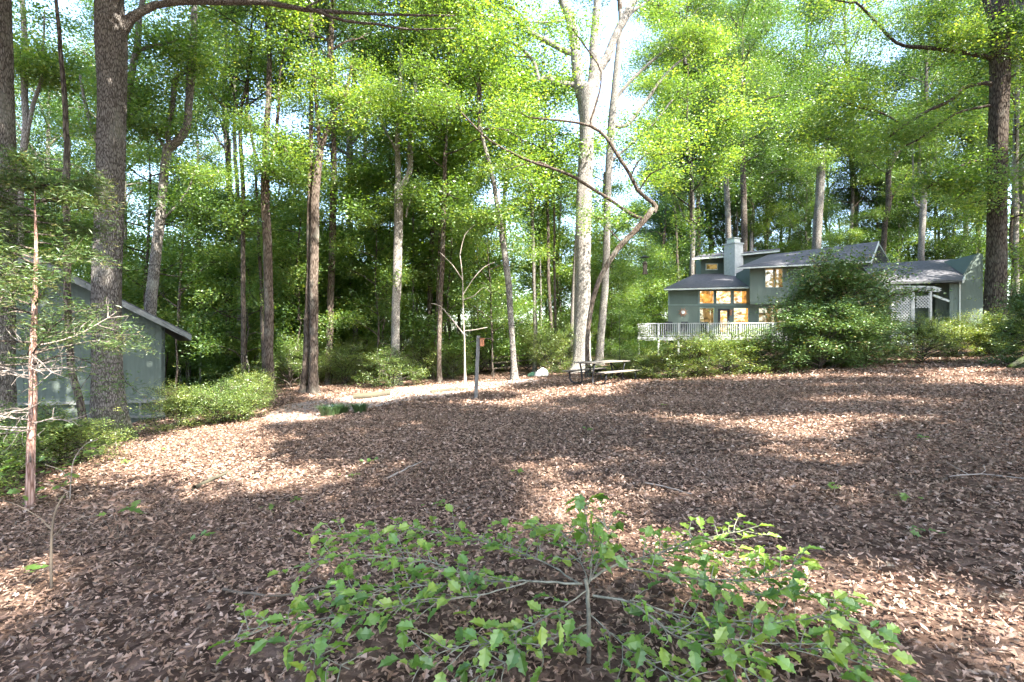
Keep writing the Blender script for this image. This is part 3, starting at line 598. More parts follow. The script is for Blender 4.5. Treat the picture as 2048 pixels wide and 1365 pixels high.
def wood_tree(px, D, kind):
    tall = kind == 'tall'; mid = kind == 'mid'; kind = 'canopy' if tall or mid else kind
    v = onground(px, D); deep = 'deep in woods ' if D > 45 else 'in the woods '
    rz = rng.uniform(0, 6.28)
    if kind == 'canopy':
        k = int(rng.integers(0, 4)); t = int(rng.integers(0, 5)); s = rng.uniform(0.8, 1.15); zc = rng.uniform(9, 14)
        if mid: s = rng.uniform(.75, 1.0); zc = rng.uniform(4, 7)
        if tall: s = rng.uniform(1.35, 1.6); zc = rng.uniform(11, 18)
        tone = ['grey', 'grey', 'brown', 'pale', 'dark'][t]
        wh = where(px, D)
        root = thing('woodland_tree', f'tall {tone} trunk {deep}{wh}', 'tree', v, rz, 'tall straight trunks in the woods')
        sw = rng.uniform(0.6, 1.15) * (1.5 if tall else 1)
        obj('trunk', trunks[t], root, scale=(sw, sw, (zc + 1) / 12))
        obj('branches', canopy[k][1], root, (0, 0, zc), scale=(s, s, s)); obj('crown', canopy[k][0], root, (0, 0, zc), scale=(s, s, s))
        root.rotation_euler = (rng.normal(0, 0.025), rng.normal(0, 0.025), rz)
    else:
        k = int(rng.integers(0, 4)); s = rng.uniform(0.75, 1.35); zc = rng.uniform(0.4, 5.0)
        wh = where(px, D)
        root = thing('understory_tree', f'{"tall" if zc > 2.6 else "low"} understory tree {deep.replace("the ", "")}{wh}', 'tree', v, rz, f'leafy understory trees in the woods')
        obj('trunk', thin_trunks[k % 3], root, scale=(s, s, (zc + 0.6) / 3))
        obj('branches', under[k][1], root, (0, 0, zc), scale=(s, s, s)); obj('crown', under[k][0], root, (0, 0, zc), scale=(s, s, s))
# strata so that the density falls with distance
def scatter(kind, n, d0, d1, sep, pw=1.0, pxr=(-120, 2170)):
    c = 0
    for _ in range(n * 30):
        if c >= n: break
        D = d0 + (d1 - d0) * rng.uniform() ** pw; px = rng.uniform(*pxr); v = onground(px, D)
        if not free(v.x, v.y, sep): continue
        if px > 1180 and D < 30: continue
        if 1275 < px < 2000 and D < 52: continue
        taken.append((v.x, v.y)); wood_tree(px, D, kind); c += 1
scatter('canopy', 11, 27, 45, 5.5)
scatter('canopy', 18, 45, 78, 6)
scatter('canopy', 10, 50, 66, 4.5, pxr=(1280, 2000))
scatter('mid', 16, 52, 64, 3.0, pxr=(1290, 2040))
scatter('tall', 18, 50, 62, 2.2, pxr=(1300, 2040))
scatter('canopy', 9, 22, 50, 5, pxr=(-700, -130)); scatter('canopy', 6, 30, 50, 5, pxr=(2180, 2700))
taken = []
scatter('understory', 10, 20, 46, 3, pxr=(-700, -130)); scatter('understory', 6, 31, 50, 3, pxr=(2180, 2700))
for q in range(60):
    px = rng.uniform(-60, 1320); D = rng.uniform(28, 62); v = onground(px, D); k = int(rng.integers(0, 4)); s = rng.uniform(.5, .8); rz = rng.uniform(0, 6.28)
    root = thing('undergrowth_bush', f'undergrowth bush on the woods floor {where(px, D)}', 'bush', v, rz, 'undergrowth bushes on the woods floor')
    obj('branches', under[k][1], root, (0, 0, -.2), scale=(s * 1.2, s * 1.2, s * .7)); obj('foliage', under[k][0], root, (0, 0, -.2), scale=(s * 1.2, s * 1.2, s * .7))
c = 0
while c < 46:
    px = rng.uniform(330, 1330) if c < 34 else rng.uniform(1330, 1960); D = rng.uniform(24, 48) if px < 1330 else rng.uniform(50, 62); v = onground(px, D)
    if not free(v.x, v.y, 0.8) or abs(px - 1165) < 22 or 1230 < px < 1335: continue
    t = int(rng.integers(0, 5)); hgt = rng.uniform(.7, 1.3); w_ = rng.uniform(.22, .5) * (1.5 if D > 48 else 1); k = int(rng.integers(0, 4)); sc2 = rng.uniform(.6, .95)
    root = thing('slim_tree', f'slim {["grey", "grey", "brown", "pale", "dark"][t]} young tree in woods {where(px, D)}', 'tree', v, rng.uniform(0, 6.28), 'slim young trees in the woods')
    root.rotation_euler = (rng.normal(0, .04), rng.normal(0, .04), root.rotation_euler.z)
    obj('trunk', trunks[t], root, scale=(w_, w_, hgt)); 
    if c % 3 == 0: obj('branches', under[k][1], root, (0, 0, 12 * hgt - 3), scale=(sc2, sc2, sc2)); obj('crown', under[k][0], root, (0, 0, 12 * hgt - 3), scale=(sc2, sc2, sc2))
    c += 1
for q, (px, D, zc, s) in enumerate([(1205, 33, .6, .8), (1222, 31, .2, .55), (1230, 44, 1.2, 1.0), (1300, 53, .5, 1.4), (1225, 38, 3, .9), (1215, 34, 0, .45), (1225, 40, 1, 1.1), (1120, 34, .8, .9), (1350, 56, 3, 1.3), (1300, 50, 1, 1.3)]):
    v = onground(px, D); k = q % 4; root = thing('understory_tree', f'understory tree {["standing", "leaning", "spreading", "rising", "growing", "squeezed in", "half hidden", "crowded", "far back", "set back"][q]} between the forked oak and the left end of the house deck', 'tree', v, q, 'understory trees left of the house deck')
    obj('trunk', thin_trunks[k % 3], root, scale=(s, s, (zc + .6) / 3)); obj('branches', under[k][1], root, (0, 0, zc), scale=(s, s, s)); obj('crown', under[k][0], root, (0, 0, zc), scale=(s, s, s))
scatter('understory', 34, 25, 36, 2.6)
scatter('understory', 54, 34, 66, 3.2)
scatter('understory', 18, 25, 44, 1.6, pxr=(320, 1000))
scatter('understory', 14, 53, 60, 2.8, pxr=(1280, 2000))

# far woods: one mass of leaves
n = 46000
D = rng.uniform(76, 120, n); px = rng.uniform(-700, 2750, n); x = (px - CX) / F * D
zt = rng.uniform(0, 1, n) ** 1.9 * 24; C = np.column_stack([x, D, gz(x, D) + zt])
sz_ = rng.uniform(0.4, 1.1, n)
n2 = 16000; an = rng.uniform(-0.75 * np.pi - .9, -0.25 * np.pi + .9, n2); rr_ = rng.uniform(80, 115, n2); x2, y2 = rr_ * np.cos(an), rr_ * np.sin(an)  # unseen leaf band behind the camera, added for the window reflections
C = np.vstack([C, np.column_stack([x2, y2, gz(x2, y2) + rng.uniform(0, 26, n2)])]); sz_ = np.concatenate([sz_, rng.uniform(1.0, 2.2, n2)]); n += n2
d, b, nn = rot_mats(rng, n, 0.7); V, T = place(DIAMOND, DQ, C, d, b, nn, sz_)
far = obj('distant_woods', mk_mesh('distant_woods', V, [T], [M['leaf_canopy']], False, np.repeat(np.clip(rng.normal(0.5, 0.2, n), 0, 1), 2)))
tag(far, 'pale green mass of distant forest closing off the view', 'forest', kind='stuff')

# unseen trees beside and behind the camera: boughs placed to shape the sun flecks
rs = np.random.default_rng(5)
def bough_asset(seed):
    g = np.random.default_rng(seed); n = 24; c = g.normal(0, 1, (n, 3)); c /= np.linalg.norm(c, axis=1)[:, None]; c *= (g.uniform(.2, 1, n) ** .5)[:, None] * (1.15, 1.15, .7)
    V, T, t = leaf_cloud(g, c, 40, (.3, .3, .2), 0.25, .6)
    W = [tube_np(np.array([np.zeros(3), q * .5 + g.normal(0, .08, 3), q]), np.array([.03, .02, .008]), 4)[:2] for q in c]; WV, WQ = join(W)
    return mk_mesh('crown', V, [T], [M['leaf_canopy']], False, t), mk_mesh('branches', WV, [WQ], [M['bark_grey']], True)
boughs = [bough_asset(131 + q) for q in range(3)]
flecks = [(300, 985, 130, 22), (240, 908, 70, 13), (350, 888, 60, 7), (440, 880, 28, 9), (400, 935, 32, 9), (535, 978, 30, 11), (60, 1120, 90, 40), (20, 1210, 60, 30), (600, 838, 70, 9), (800, 790, 120, 12), (900, 778, 110, 10),
          (1010, 770, 60, 8), (840, 820, 50, 6), (980, 808, 130, 9), (1120, 796, 120, 8), (1230, 778, 110, 8), (1080, 818, 110, 8), (1400, 838, 100, 11), (1560, 852, 90, 9), (1690, 866, 60, 8), (1500, 750, 80, 8), (1620, 744, 90, 7),
          (1830, 768, 60, 10), (1950, 765, 110, 13), (1960, 742, 100, 8), (1905, 812, 50, 14), (1690, 800, 50, 8), (1560, 800, 50, 6), (1490, 890, 70, 9), (1480, 935, 70, 12), (1570, 955, 50, 8), (1340, 905, 90, 12), (1110, 905, 60, 8),
          (1400, 1000, 80, 14), (1560, 1020, 80, 15), (1200, 1000, 90, 20), (1040, 1010, 110, 20), (1690, 1002, 60, 12), (940, 985, 50, 14), (1200, 1075, 60, 20), (1340, 1090, 60, 24), (1490, 1110, 90, 22), (1690, 1130, 110, 45), (1800, 1240, 90, 40), (1950, 1210, 60, 25), (1500, 1210, 120, 36),
          (1010, 1185, 40, 18), (1300, 1230, 60, 25), (2010, 1080, 60, 25), (1620, 1230, 70, 22), (1780, 705, 60, 6), (1960, 702, 60, 5), (1350, 1330, 60, 20), (690, 1105, 30, 12)]
lit = []
for px, py, hw, hh in flecks:
    c = G(px, py); l = G(px - hw, py); u_ = gD(px, py - hh); d_ = gD(px, py + hh); lit.append((c.x, (u_ + d_) / 2, abs(c.x - l.x), max(0.3, abs(u_ - d_) / 2)))
lit += [(-6.5, 7.1, 1.0, 1.3), (-7.4, 7.6, .5, .6), (6.5, 19.5, 1.6, 1.0), (11.2, 18.4, 1.3, .9), (16, 19.5, 1.5, .8), (-8, 14.4, 1.6, .9)]
def in_fleck(x, y, m):
    return any(((x - a) / (w_ + m)) ** 2 + ((y - b) / (h_ + m)) ** 2 < 1 for a, b, w_, h_ in lit)
posts = []
for gx in np.arange(-30, 56, 7.5):
    for gy in np.arange(-34, 34, 7.5):
        x = gx + rs.uniform(-2.6, 2.6); y = gy + rs.uniform(-2.6, 2.6)
        if (y > 0.5 and abs(x) < 1.12 * y + 5) or x * x + y * y < 9: continue
        posts.append((x, y))
posts = np.array(posts); held = {}
sv = np.array(sdir)
grid = [(gx, gy, .6, 1.0) for gx in np.arange(-26, 40, 1.55) for gy in np.arange(6.2, 46, 1.55)] + [(gx, gy, .35, .66) for gx in np.arange(-13, 13, 1.0) for gy in np.arange(-1, 6.0, 1.0)]
for gx, gy, jit, bs in grid:
    x = gx + rs.uniform(-jit, jit); y = gy + rs.uniform(-jit, jit); z0 = float(gz(x, y))
    if abs(x) > 1.1 * max(y, 0) + 6: continue
    if y > 26 and (x < 10 or rs.uniform() < 0.22): continue
    if y > 33: z0 += 4
    skip = 0.1 if (x < -9.5 and 10 < y < 17) else 0.6 if (x < 4 and y > 18.5) else 0.35 if (x < -4.5 and y > 11) else 0.45 if (x > 3 and 15.5 < y < 23) else 0.28 if y > 15.5 else 0.10
    if in_fleck(x, y, 0.3 if y > 6 else 0.12) or rs.uniform() < skip: continue
    h = max(10.5, (0.72 * y + 3.5) / 1.46) + rs.uniform(0, 6)
    p = np.array([x, y, z0]) + sv / sv[2] * h
    k = int(np.argmin(np.hypot(posts[:, 0] - p[0], posts[:, 1] - p[1]) + rs.uniform(0, 2, len(posts)))); held.setdefault(k, []).append((p, bs))
for k, ps in held.items():
    x, y = posts[k]; z = float(gz(x, y)); zc = min(p[2] for p, _ in ps) - z - 2
    root = thing('shade_tree', 'tall unseen tree beside the clearing, boughs placed to cast its dappled shade', 'tree', (x, y, z), 0, 'unseen trees placed round the clearing to cast the dappled shade')
    obj('trunk', trunks[k % 3], root, scale=(1.2, 1.2, (zc + 2) / 12))
    for p, bs in ps:
        q = Vector(p) - Vector((x, y, z)); s_ = rs.uniform(.85, 1.15) * bs; rz = rs.uniform(0, 6.28); i0 = int(rs.integers(0, 3))
        obj('crown', boughs[i0][0], root, q, (0, 0, rz), (s_, s_, s_)); obj('branches', boughs[i0][1], root, q, (0, 0, rz), (s_, s_, s_))

# ------------------------------------------------------------------ shrubs
def shrub(name, label, kind, px, D, s, rz=0.0, sz=None, cat='shrub', group=None, z=0):
    v = onground(px, D); v.z += z - 0.05; root = thing(name, label, cat, v, rz, group); sz = sz or s
    obj('branches', kind[1], root, scale=(s, s, sz)); obj('foliage', kind[0], root, scale=(s, s, sz)); return root
shrub('azalea_bush', 'rounded bush nearest the picnic table bench, below the deck corner', azal[0], 1235, 20, 0.75, 0, 0.48)
shrub('azalea_bush', 'small rounded bush under the left end of the deck', azal[1], 1285, 19.2, 0.7, 1, 0.45)
shrub('azalea_bush', 'leftmost bush of the long azalea bank below the deck', azal[0], 1335, 18, 0.85, 2, 0.55)
shrub('azalea_bush', 'dark green bush in the middle of the azalea bank below the deck', azal[1], 1395, 17.8, 1.1, 3, 0.71)
shrub('azalea_bush', 'widest bush of the azalea bank, below the deck door', azal[0], 1455, 18.3, 1.15, 4, 0.75)
shrub('azalea_bush', 'yellow green bush at the right end of the azalea bank beside the rhododendron', azal[1], 1515, 18.4, 1.05, 5, 0.69)
shrub('rhododendron', 'broad glossy rhododendron at the foot of the tall shrub before the house', rhod[0], 1640, 17.2, 0.9, 0, 0.7)
shrub('rhododendron', 'lower right side bush of the glossy rhododendron clump next to the lattice', rhod[1], 1712, 17.8, 0.8, 1, 0.66)
shrub('tall_shrub', 'tall light green shrub hiding the middle of the house', rhod[1], 1680, 19.5, 1.2, 2, 1.3)
shrub('tall_shrub', 'left lobe of the tall shrub in front of the upper house wall', rhod[0], 1632, 20, 0.75, 3, 1.0)
shrub('green_shrub', 'loose upright shrub in front of the white lattice arbor', azal[0], 1845, 17.9, 0.75, 1, 0.75)
shrub('green_shrub', 'low shrub right of the arbor below the wing wall', azal[1], 1905, 19, 0.8, 1.2, 0.7)
shrub('green_shrub', 'dark shrub in front of the massive right tree', azal[0], 1960, 19, 0.95, 3, 0.72)
shrub('green_shrub', 'dark shrub between the massive right tree and the picture edge', azal[1], 2025, 18.5, 1.0, 3.5, 0.75)
shrub('feathery_shrub', 'feathery light green shrub reaching in at the right picture edge', rhod[1], 2075, 15, 0.6, 0.5, 0.75)
shrub('bright_bush', 'bright yellow green bush around the foot of the tall forked grey trunk', azal[0], 785, 22.5, 1.0, 2.0, 0.8)
shrub('azalea_bush', 'front bush of the yellow green azaleas right of the shed', azal[0], 490, 13.2, 0.62, 1, .5)
shrub('azalea_bush', 'middle bush of the yellow green azaleas right of the shed', azal[1], 430, 12.6, 0.62, 2, .5)
shrub('azalea_bush', 'azalea touching the shed corner right of the oak', azal[0], 360, 12.4, 0.62, 4, .5)
shrub('azalea_bush', 'rear bush of the yellow green azaleas by the thick brown trunk', azal[1], 500, 15.5, 0.7, 5, .6)
shrub('dark_bush', 'dark green bush at the left picture edge behind the cedar trunk', azal[1], 20, 8.0, 0.8, 2.5, .5)
shrub('dark_bush', 'dark green bush between cedar trunk and oak foot', azal[0], 120, 8.6, 0.6, 3.5, .45)
shrub('dark_bush', 'low dark green bush below the cedar at the left edge', azal[0], -30, 6.8, 0.6, 1.5, .4)
for q, (px, D, s) in enumerate([(580, 25, 1.1), (690, 25.5, 1.0), (850, 27, 1.1), (905, 26, 0.9), (1095, 25, 1.0), (1130, 27, 1.2), (960, 29, 1.3), (1055, 29, 1.2), (740, 28, 1.2), (640, 28, 1.1)]):
    shrub('undergrowth_shrub', 'leafy undergrowth shrub along the edge of the woods behind the clearing', azal[q % 2], px, D, s, q, group='undergrowth along the woods edge')

# ------------------------------------------------------------------ cedar at left
def cedar():
    rg = np.random.default_rng(21); D = 6.1; base = onground(60, D)
    root = thing('cedar_tree', 'reddish barked young cedar with bare dead branches and feathery brown green top at left', 'tree', base)
    pl = [(60, 1015, 22), (62, 900, 20), (66, 800, 17), (66, 700, 14), (70, 600, 11), (72, 500, 8), (70, 420, 5), (70, 360, 3)]
    p3 = [tuple(P(a, b, D) - base) for a, b, c in pl]; p3[0] = (0, 0, -0.1); rad = [c * .38 / F * D for a, b, c in pl]
    p, r = smooth_path(p3, rad, 0.05)
    V, Q, c = tube_np(p, r, 14, lambda p, th: 1 + 0.12 * np.sin(4 * th[None] + p[:, 2:3] * 2) + 0.05 * np.sin(9 * th[None] + p[:, 2:3] * 5))
    obj('trunk', mk_mesh('trunk', V, [Q], [M['bark_cedar']], True), root)
    H = p[-1, 2]
    def branch(z, az, L, r0, droop=0.0, nsub=5, el=0.1):
        b0 = np.array([np.interp(z, p[:, 2], p[:, 0]), np.interp(z, p[:, 2], p[:, 1]), z]); dv = np.array([math.cos(az), math.sin(az), el]); n = 7; pts = [b0]
        for _ in range(n):
            dv = dv + rg.normal(0, 0.13, 3); dv[2] -= droop; dv /= np.linalg.norm(dv); pts.append(pts[-1] + dv * L / n)
        pts = np.array(pts); W = [tube_np(pts, np.linspace(r0, 0.003, n + 1), 5)[:2]]; tips = [pts[-1], pts[-2]]
        for q in range(nsub):
            t = rg.uniform(0.25, 1); b1 = pts[min(int(t * n), n)]; d1 = (pts[-1] - pts[0]) / L * 0.7 + rg.normal(0, 0.55, 3); d1 /= np.linalg.norm(d1)
            m = 4; sp = [b1]; l = L * rg.uniform(0.15, 0.4)
            for _ in range(m): d1 = d1 + rg.normal(0, 0.25, 3); d1 /= np.linalg.norm(d1); sp.append(sp[-1] + d1 * l / m)
            sp = np.array(sp); W.append(tube_np(sp, np.linspace(r0 * 0.4, 0.0018, m + 1), 4)[:2]); tips += [sp[-1], sp[-2], sp[-3]]
        return W, tips
    for q in range(20):   # dead lower branches
        z = rg.uniform(0.35, 2.0); W, _ = branch(z, rg.uniform(0, 6.28), rg.uniform(0.2, 0.45) if z < 0.9 else rg.uniform(0.5, 1.15), 0.010, 0.0, 3 if z < 0.9 else 9)
        Vw, Qw = join(W); obj('dead_branch', mk_mesh('dead_branch', Vw, [Qw], [M['twig_pale']], True), root)
    tips = []
    for q in range(42):
        z = rg.uniform(1.65, H); W, t = branch(z, rg.uniform(0, 6.28), (1.85 - 0.55 * (z - 1.75)) * rg.uniform(0.6, 1.05), 0.012, 0.02, 10, 0.25)
        Vw, Qw = join(W); obj('branch', mk_mesh('branch', Vw, [Qw], [M['bark_dark']], True), root); tips += t
    tips = np.array(tips); per = 26; n = len(tips) * per
    C = np.repeat(tips, per, 0) + rg.normal(0, 1, (n, 3)) * (0.07, 0.07, 0.035)
    d, b, nn = rot_mats(rg, n, 0.7); sh = DIAMOND * np.array([1, 0.35, 1])
    V, T = place(sh, DQ, C, d, b, nn, rg.uniform(0.03, 0.075, n))
    tint = np.clip(np.repeat(rg.normal(0.45, 0.22, len(tips)), per) + rg.normal(0, 0.15, n), 0, 1)
    obj('foliage', mk_mesh('foliage', V, [T], [M['leaf_cedar']], False, np.repeat(tint, 2)), root)
cedar()

# ------------------------------------------------------------------ shed at left
def wall_frame(px0, D0, yaw):
    """vertical plane through the ground pixel column px0 at D0; yaw turns its right end away (+) or nearer (-)"""
    o = Vector(((px0 - CX) / F * D0, D0, 0)); u = Vector((math.cos(yaw), math.sin(yaw), 0)); n = Vector((math.sin(yaw), -math.cos(yaw), 0))
    def at(px, py, off=0.0):
        rd = Vector(((px - CX) / F, 1, -(py - CY) / F)); q = o + n * off; t = (q.dot(n)) / rd.dot(n)
        v = rd * t; v.z += EYE; return v
    return at, u, n
def shed():
    at, u, n = wall_frame(330, 14.3, R(36))
    base = at(330, 840); base.z = float(gz(base.x, base.y))
    root = thing('shed', 'weathered grey green board shed with a sloping roof behind the oak', 'shed', base)
    def L(v): return Vector(v) - base
    slope = lambda px: 668 - (382 - px) * 0.475   # underside of the roof rake at wall
    # backing wall
    mb = MB(); pts = [at(x, y, -0.02) for x, y in [(-250, 807), (330, 798), (330, 645), (55, 516), (-250, 650)]]
    mb.prism([L(p) for p in pts], -n * 0.08); mb.build('wall', M['shed_wall'], root)
    x = 330.0; wpx = 20.2
    while x > -200:
        x0 = x - wpx + 0.45
        top = lambda a: (slope(a) + 3) if a > 55 else 517 + (55 - a) * 0.45
        bot = lambda a: 798 + (330 - a) * 0.028
        q = MB(); q.prism([L(at(a, b)) for a, b in [(x0, bot(x0)), (x, bot(x)), (x, top(x)), (x0, top(x0))]], -n * 0.018)
        q.build('plank', M['shed_wall'], root); x -= wpx
    for y, h, nm in ((798, 7, 'trim_board'), (830, 5, 'trim_board')):
        q = MB(); q.prism([L(at(a, b, 0.05)) for a, b in [(-250, y + 16 + h), (331, y + h), (331, y), (-250, y + 16)]], -n * 0.05); q.build(nm, M['weathered_trim'], root)
    q = MB(); q.prism([L(at(a, b, -0.05)) for a, b in [(-250, 900), (326, 870), (326, 800), (-250, 815)]], -n * 0.05); q.build('skirt_wall', M['shed_wall'], root)
    for a in (146, 280, 325, 60):
        q = MB(); q.prism([L(at(a + i, j, 0.03)) for i, j in [(-2.5, 834), (2.5, 834), (2.5, 803), (-2.5, 803)]], -n * 0.06); q.build('stud', M['weathered_trim'], root)
    # side wall going back from the right corner
    c0 = at(330, 840); back = -n * 4.5; q = MB()
    p = [L(at(330, 860)), L(at(330, 645)), L(at(330, 645)) + back, L(at(330, 860)) + back]; q.prism(p, -u * 0.08); q.build('side_wall', M['shed_wall'], root)
    # roof slabs
    tip = at(383, 671, 0.55); pk = at(55, 507, 0.55); rid = -n * 5.6
    for nm, a, b in (('roof', tip, pk), ('roof', at(-260, 655, 0.55), pk)):
        q = MB(); q.prism([L(a), L(b), L(b) + rid, L(a) + rid], Vector((0, 0, 0.035))); q.build(nm, M['shingles'], root)
    dz = Vector((0, 0, -0.17))
    for a, b in ((tip, pk), (at(-260, 655, 0.55), pk)):
        q = MB(); q.prism([L(a) - Vector((0, 0, 0.002)), L(b) - Vector((0, 0, 0.002)), L(b) + dz, L(a) + dz * 0.8], -n * 0.04); q.build('fascia', M['weathered_trim'], root)
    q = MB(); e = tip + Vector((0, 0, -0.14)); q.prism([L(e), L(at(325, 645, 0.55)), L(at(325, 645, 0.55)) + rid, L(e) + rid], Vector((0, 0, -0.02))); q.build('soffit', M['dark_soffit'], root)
shed()
q = MB(); a = P(352, 788, 16.5); b_ = P(462, 770, 17.5); q.prism([a, b_, b_ + Vector((0, 0, 0.14)), a + Vector((0, 0, 0.06))], (0.1, 0.6, 0)); q.prism([a + Vector((0.05, .08, 0)), b_ + Vector((-.05, .08, 0)), b_ + Vector((-.05, .08, -0.9)), a + Vector((.05, .08, -0.7))], (0.1, 0.4, 0))
tag(q.build('low_edging', M['black_cloth']), 'low dark plank edging showing over the yellow green azaleas', 'edging')  # low dark plank edging behind the bushes

# ------------------------------------------------------------------ house
def house():
    at, u, n = wall_frame(1336, 38.6, R(-10)); base = at(1336, 690); base.z = float(gz(base.x, base.y))
    root = thing('house', 'grey green contemporary house with grey shingle roofs, deck and lit windows', 'house', base)
    L = lambda v: Vector(v) - base
    def poly(nm, pts, off, th, mat, par=None):
        q = MB(); q.prism([L(at(a, b, off)) for a, b in pts], -n * th); o = q.build(nm, M[mat], par or root); return o
    def rect(x0, y0, x1, y1): return [(x0, y1), (x1, y1), (x1, y0), (x0, y0)]
    def slab(nm, pts3, th, mat, par=None):
        q = MB(); q.prism([L(p) for p in pts3], (0, 0, -th)); return q.build(nm, M[mat], par or root)
    def siding(nm, x0, y0, x1, y1, off, holes=(), top=None):
        """boards cut round the openings; board pitch about 0.3 m"""
        q = MB(); step = 8.2; x = x0
        while x < x1 - 0.5:
            xe = min(x + step, x1); segs = [(top(x) if top else y0, top(xe) if top else y0, y1)]
            spans = [(y0, y1)]
            for hx0, hy0, hx1, hy1 in holes:
                if x < hx1 - 0.1 and xe > hx0 + 0.1:
                    ns = []
                    for a, b in spans:
                        if hy0 > a: ns.append((a, min(b, hy0)))
                        if hy1 < b: ns.append((max(a, hy1), b))
                    spans = ns
            for a, b in spans:
                ta, tb = (top(x), top(xe)) if (top and a == y0) else (a, a)
                if b - a > 0.3: q.prism([L(at(i, j, off)) for i, j in [(x, b), (xe - 0.14, b), (xe - 0.14, tb), (x, ta)]], -n * 0.011)
            x = xe
        o = q.build(nm, M['green_wall'], root); return o
    def window(x0, y0, x1, y1, off, mat='pane_lit', mull=0, fr='trim_green', nm='window'):
        t = 1.6; f = MB()
        for p in (rect(x0 - t, y0 - t, x1 + t, y0), rect(x0 - t, y1, x1 + t, y1 + t), rect(x0 - t, y0, x0, y1), rect(x1, y0, x1 + t, y1)):
            f.prism([L(at(a, b, off + 0.03)) for a, b in p], -n * 0.10)
        w_ = f.build('window_frame' if nm == 'window' else 'door_frame', M[fr], root)
        q = MB(); q.prism([L(at(a, b, off + 0.006)) for a, b in rect(x0 + .05, y0 + .05, x1 - .05, y1 - .05)], -n * 0.02); q.build('pane', M[mat], w_)
        if mull:
            q = MB()
            q.prism([L(at(a, b, off + 0.025)) for a, b in rect(mull - 0.8, y0, mull + 0.8, y1)], -n * 0.06); q.build('mullion', M[fr], w_)
        return w_
    # living wing
    W = [(1400, 583, 1427, 607), (1433, 583, 1461, 607), (1468, 583, 1496, 607), (1400, 617, 1427, 650), (1468, 617, 1496, 650)]
    D_ = (1436, 618, 1458, 676)
    poly('wall', rect(1337, 572, 1500, 690), -0.012, 0.15, 'green_wall')
    siding('siding', 1336, 573, 1499, 690, 0.0, W + [D_])
    for k, a in enumerate(W): window(*a, 0.0, 'pane_dim' if k == 3 else 'pane_lit')
    d = poly('door', rect(1436, 618, 1458, 676), 0.008, 0.06, 'black_metal')
    q = MB(); q.prism([L(at(a, b, 0.016)) for a, b in rect(1441, 622, 1454, 664)], -n * 0.01); q.build('pane', M['pane_lit'], d)
    q = MB(); q.prism([L(at(a, b, 0.06)) for a, b in rect(1456, 642, 1457.5, 645)], -n * 0.05); q.build('handle', M['trim'], d)
    poly('trim_board', rect(1336, 609, 1499, 611.5), 0.03, 0.03, 'trim_green')
    for x in (1337.5, 1397, 1464, 1497.8): poly('trim_board', rect(x - 1.2, 576, x + 1.2, 609), 0.032, 0.03, 'trim_green')
    # living roof
    e0, e1 = at(1328, 577, 0.7), at(1500, 573, 0.7); t0, t1 = at(1388, 549, -5), at(1503, 545, -5)
    slab('roof', [e0, e1, t1, t0], 0.06, 'shingles')
    q = MB(); q.prism([L(at(a, b, 0.705)) for a, b in [(1328, 581), (1500, 577), (1500, 574.2), (1328, 578.2)]], -n * 0.05); q.build('fascia', M['trim'], root)
    slab('soffit', [e0 - Vector((0, 0, .12)), e1 - Vector((0, 0, .12)), at(1499, 578, 0), at(1336, 581, 0)], 0.03, 'trim_green')
    # clerestory
    poly('wall', rect(1402, 514, 1452, 552), -5.2, 2.5, 'green_wall')
    window(1413, 529, 1434, 539, -5.15, 'pane_dim', fr='trim')
    slab('roof', [at(1385, 517, -4.4), at(1456, 511, -4.4), at(1456, 505, -8), at(1400, 510, -8)], 0.12, 'shingles')
    poly('fascia', [(1385, 520), (1456, 515), (1456, 511.5), (1385, 517)], -4.38, 0.04, 'trim')
    # chimney turned to show two faces
    cb = at(1467, 550, -4.2); cmx = MB(); Mr = Matrix.Translation(L(cb)) @ Matrix.Rotation(R(-62), 4, 'Z')
    hz = (at(1467, 490, -4.2).z - cb.z)
    cmx.box((0, 0, hz / 2 - 0.4), (1.05, 1.0, hz + 0.8), Mr); chim = cmx.build('chimney', M['white_wood'], root)
    q = MB(); q.box((0, 0, hz + 0.05), (1.15, 1.1, 0.1), Mr); q.build('chimney_cap', M['white_wood'], chim)
    q = MB(); q.box((0, 0, hz + 0.27), (0.72, 0.7, 0.34), Mr); q.build('flue', M['trim'], chim)
    q = MB(); q.box((0, 0, hz + 0.49), (0.86, 0.84, 0.05), Mr); q.build('flue_lid', M['trim'], chim)
    # upper block
    W2 = [(1531, 538, 1565, 575)]
    poly('wall', rect(1501, 533, 1736, 605), 1.085, 4, 'green_wall')
    siding('siding', 1500, 531, 1737, 606, 1.1, W2)
    window(1531, 538, 1565, 575, 1.1, 'pane_dim', mull=1548.5)
    slab('soffit', [at(1500, 606.5, 1.1), at(1737, 606.5, 1.1), at(1737, 609, 0), at(1500, 609, 0)], 0.05, 'trim_green')
    re0, re1 = at(1474, 535.5, 1.9), at(1742, 522, 1.9); rt0, rt1 = at(1536, 510, -3.5), at(1757, 483, -1.5)
    slab('roof', [re0, re1, rt1, rt0], 0.07, 'shingles')
    q = MB(); q.prism([L(at(a, b, 1.905)) for a, b in [(1474, 538.5), (1742, 525.5), (1742, 522.6), (1474, 536)]], -n * 0.05); q.build('fascia', M['trim'], root)
    # prow at right end: rear roof plane, rake boards, gable wall in a dark colour for its shade
    rb = at(1780, 523, -3.5)
    slab('roof', [rt1, at(1745, 500, -5), at(1770, 522, -6), rb], 0.07, 'shingles')
    q = MB(); q.prism([L(rt1), L(rb), L(rb) - Vector((0, 0, .22)), L(rt1) - Vector((0, 0, .22))], (0.0, 0.05, 0)); q.build('rake_board', M['trim_green'], root)
    q = MB(); q.prism([L(rt1), L(re1), L(re1) - Vector((0, 0, .2)), L(rt1) - Vector((0, 0, .2))], (0.05, 0.0, 0)); q.build('rake_board', M['trim'], root)
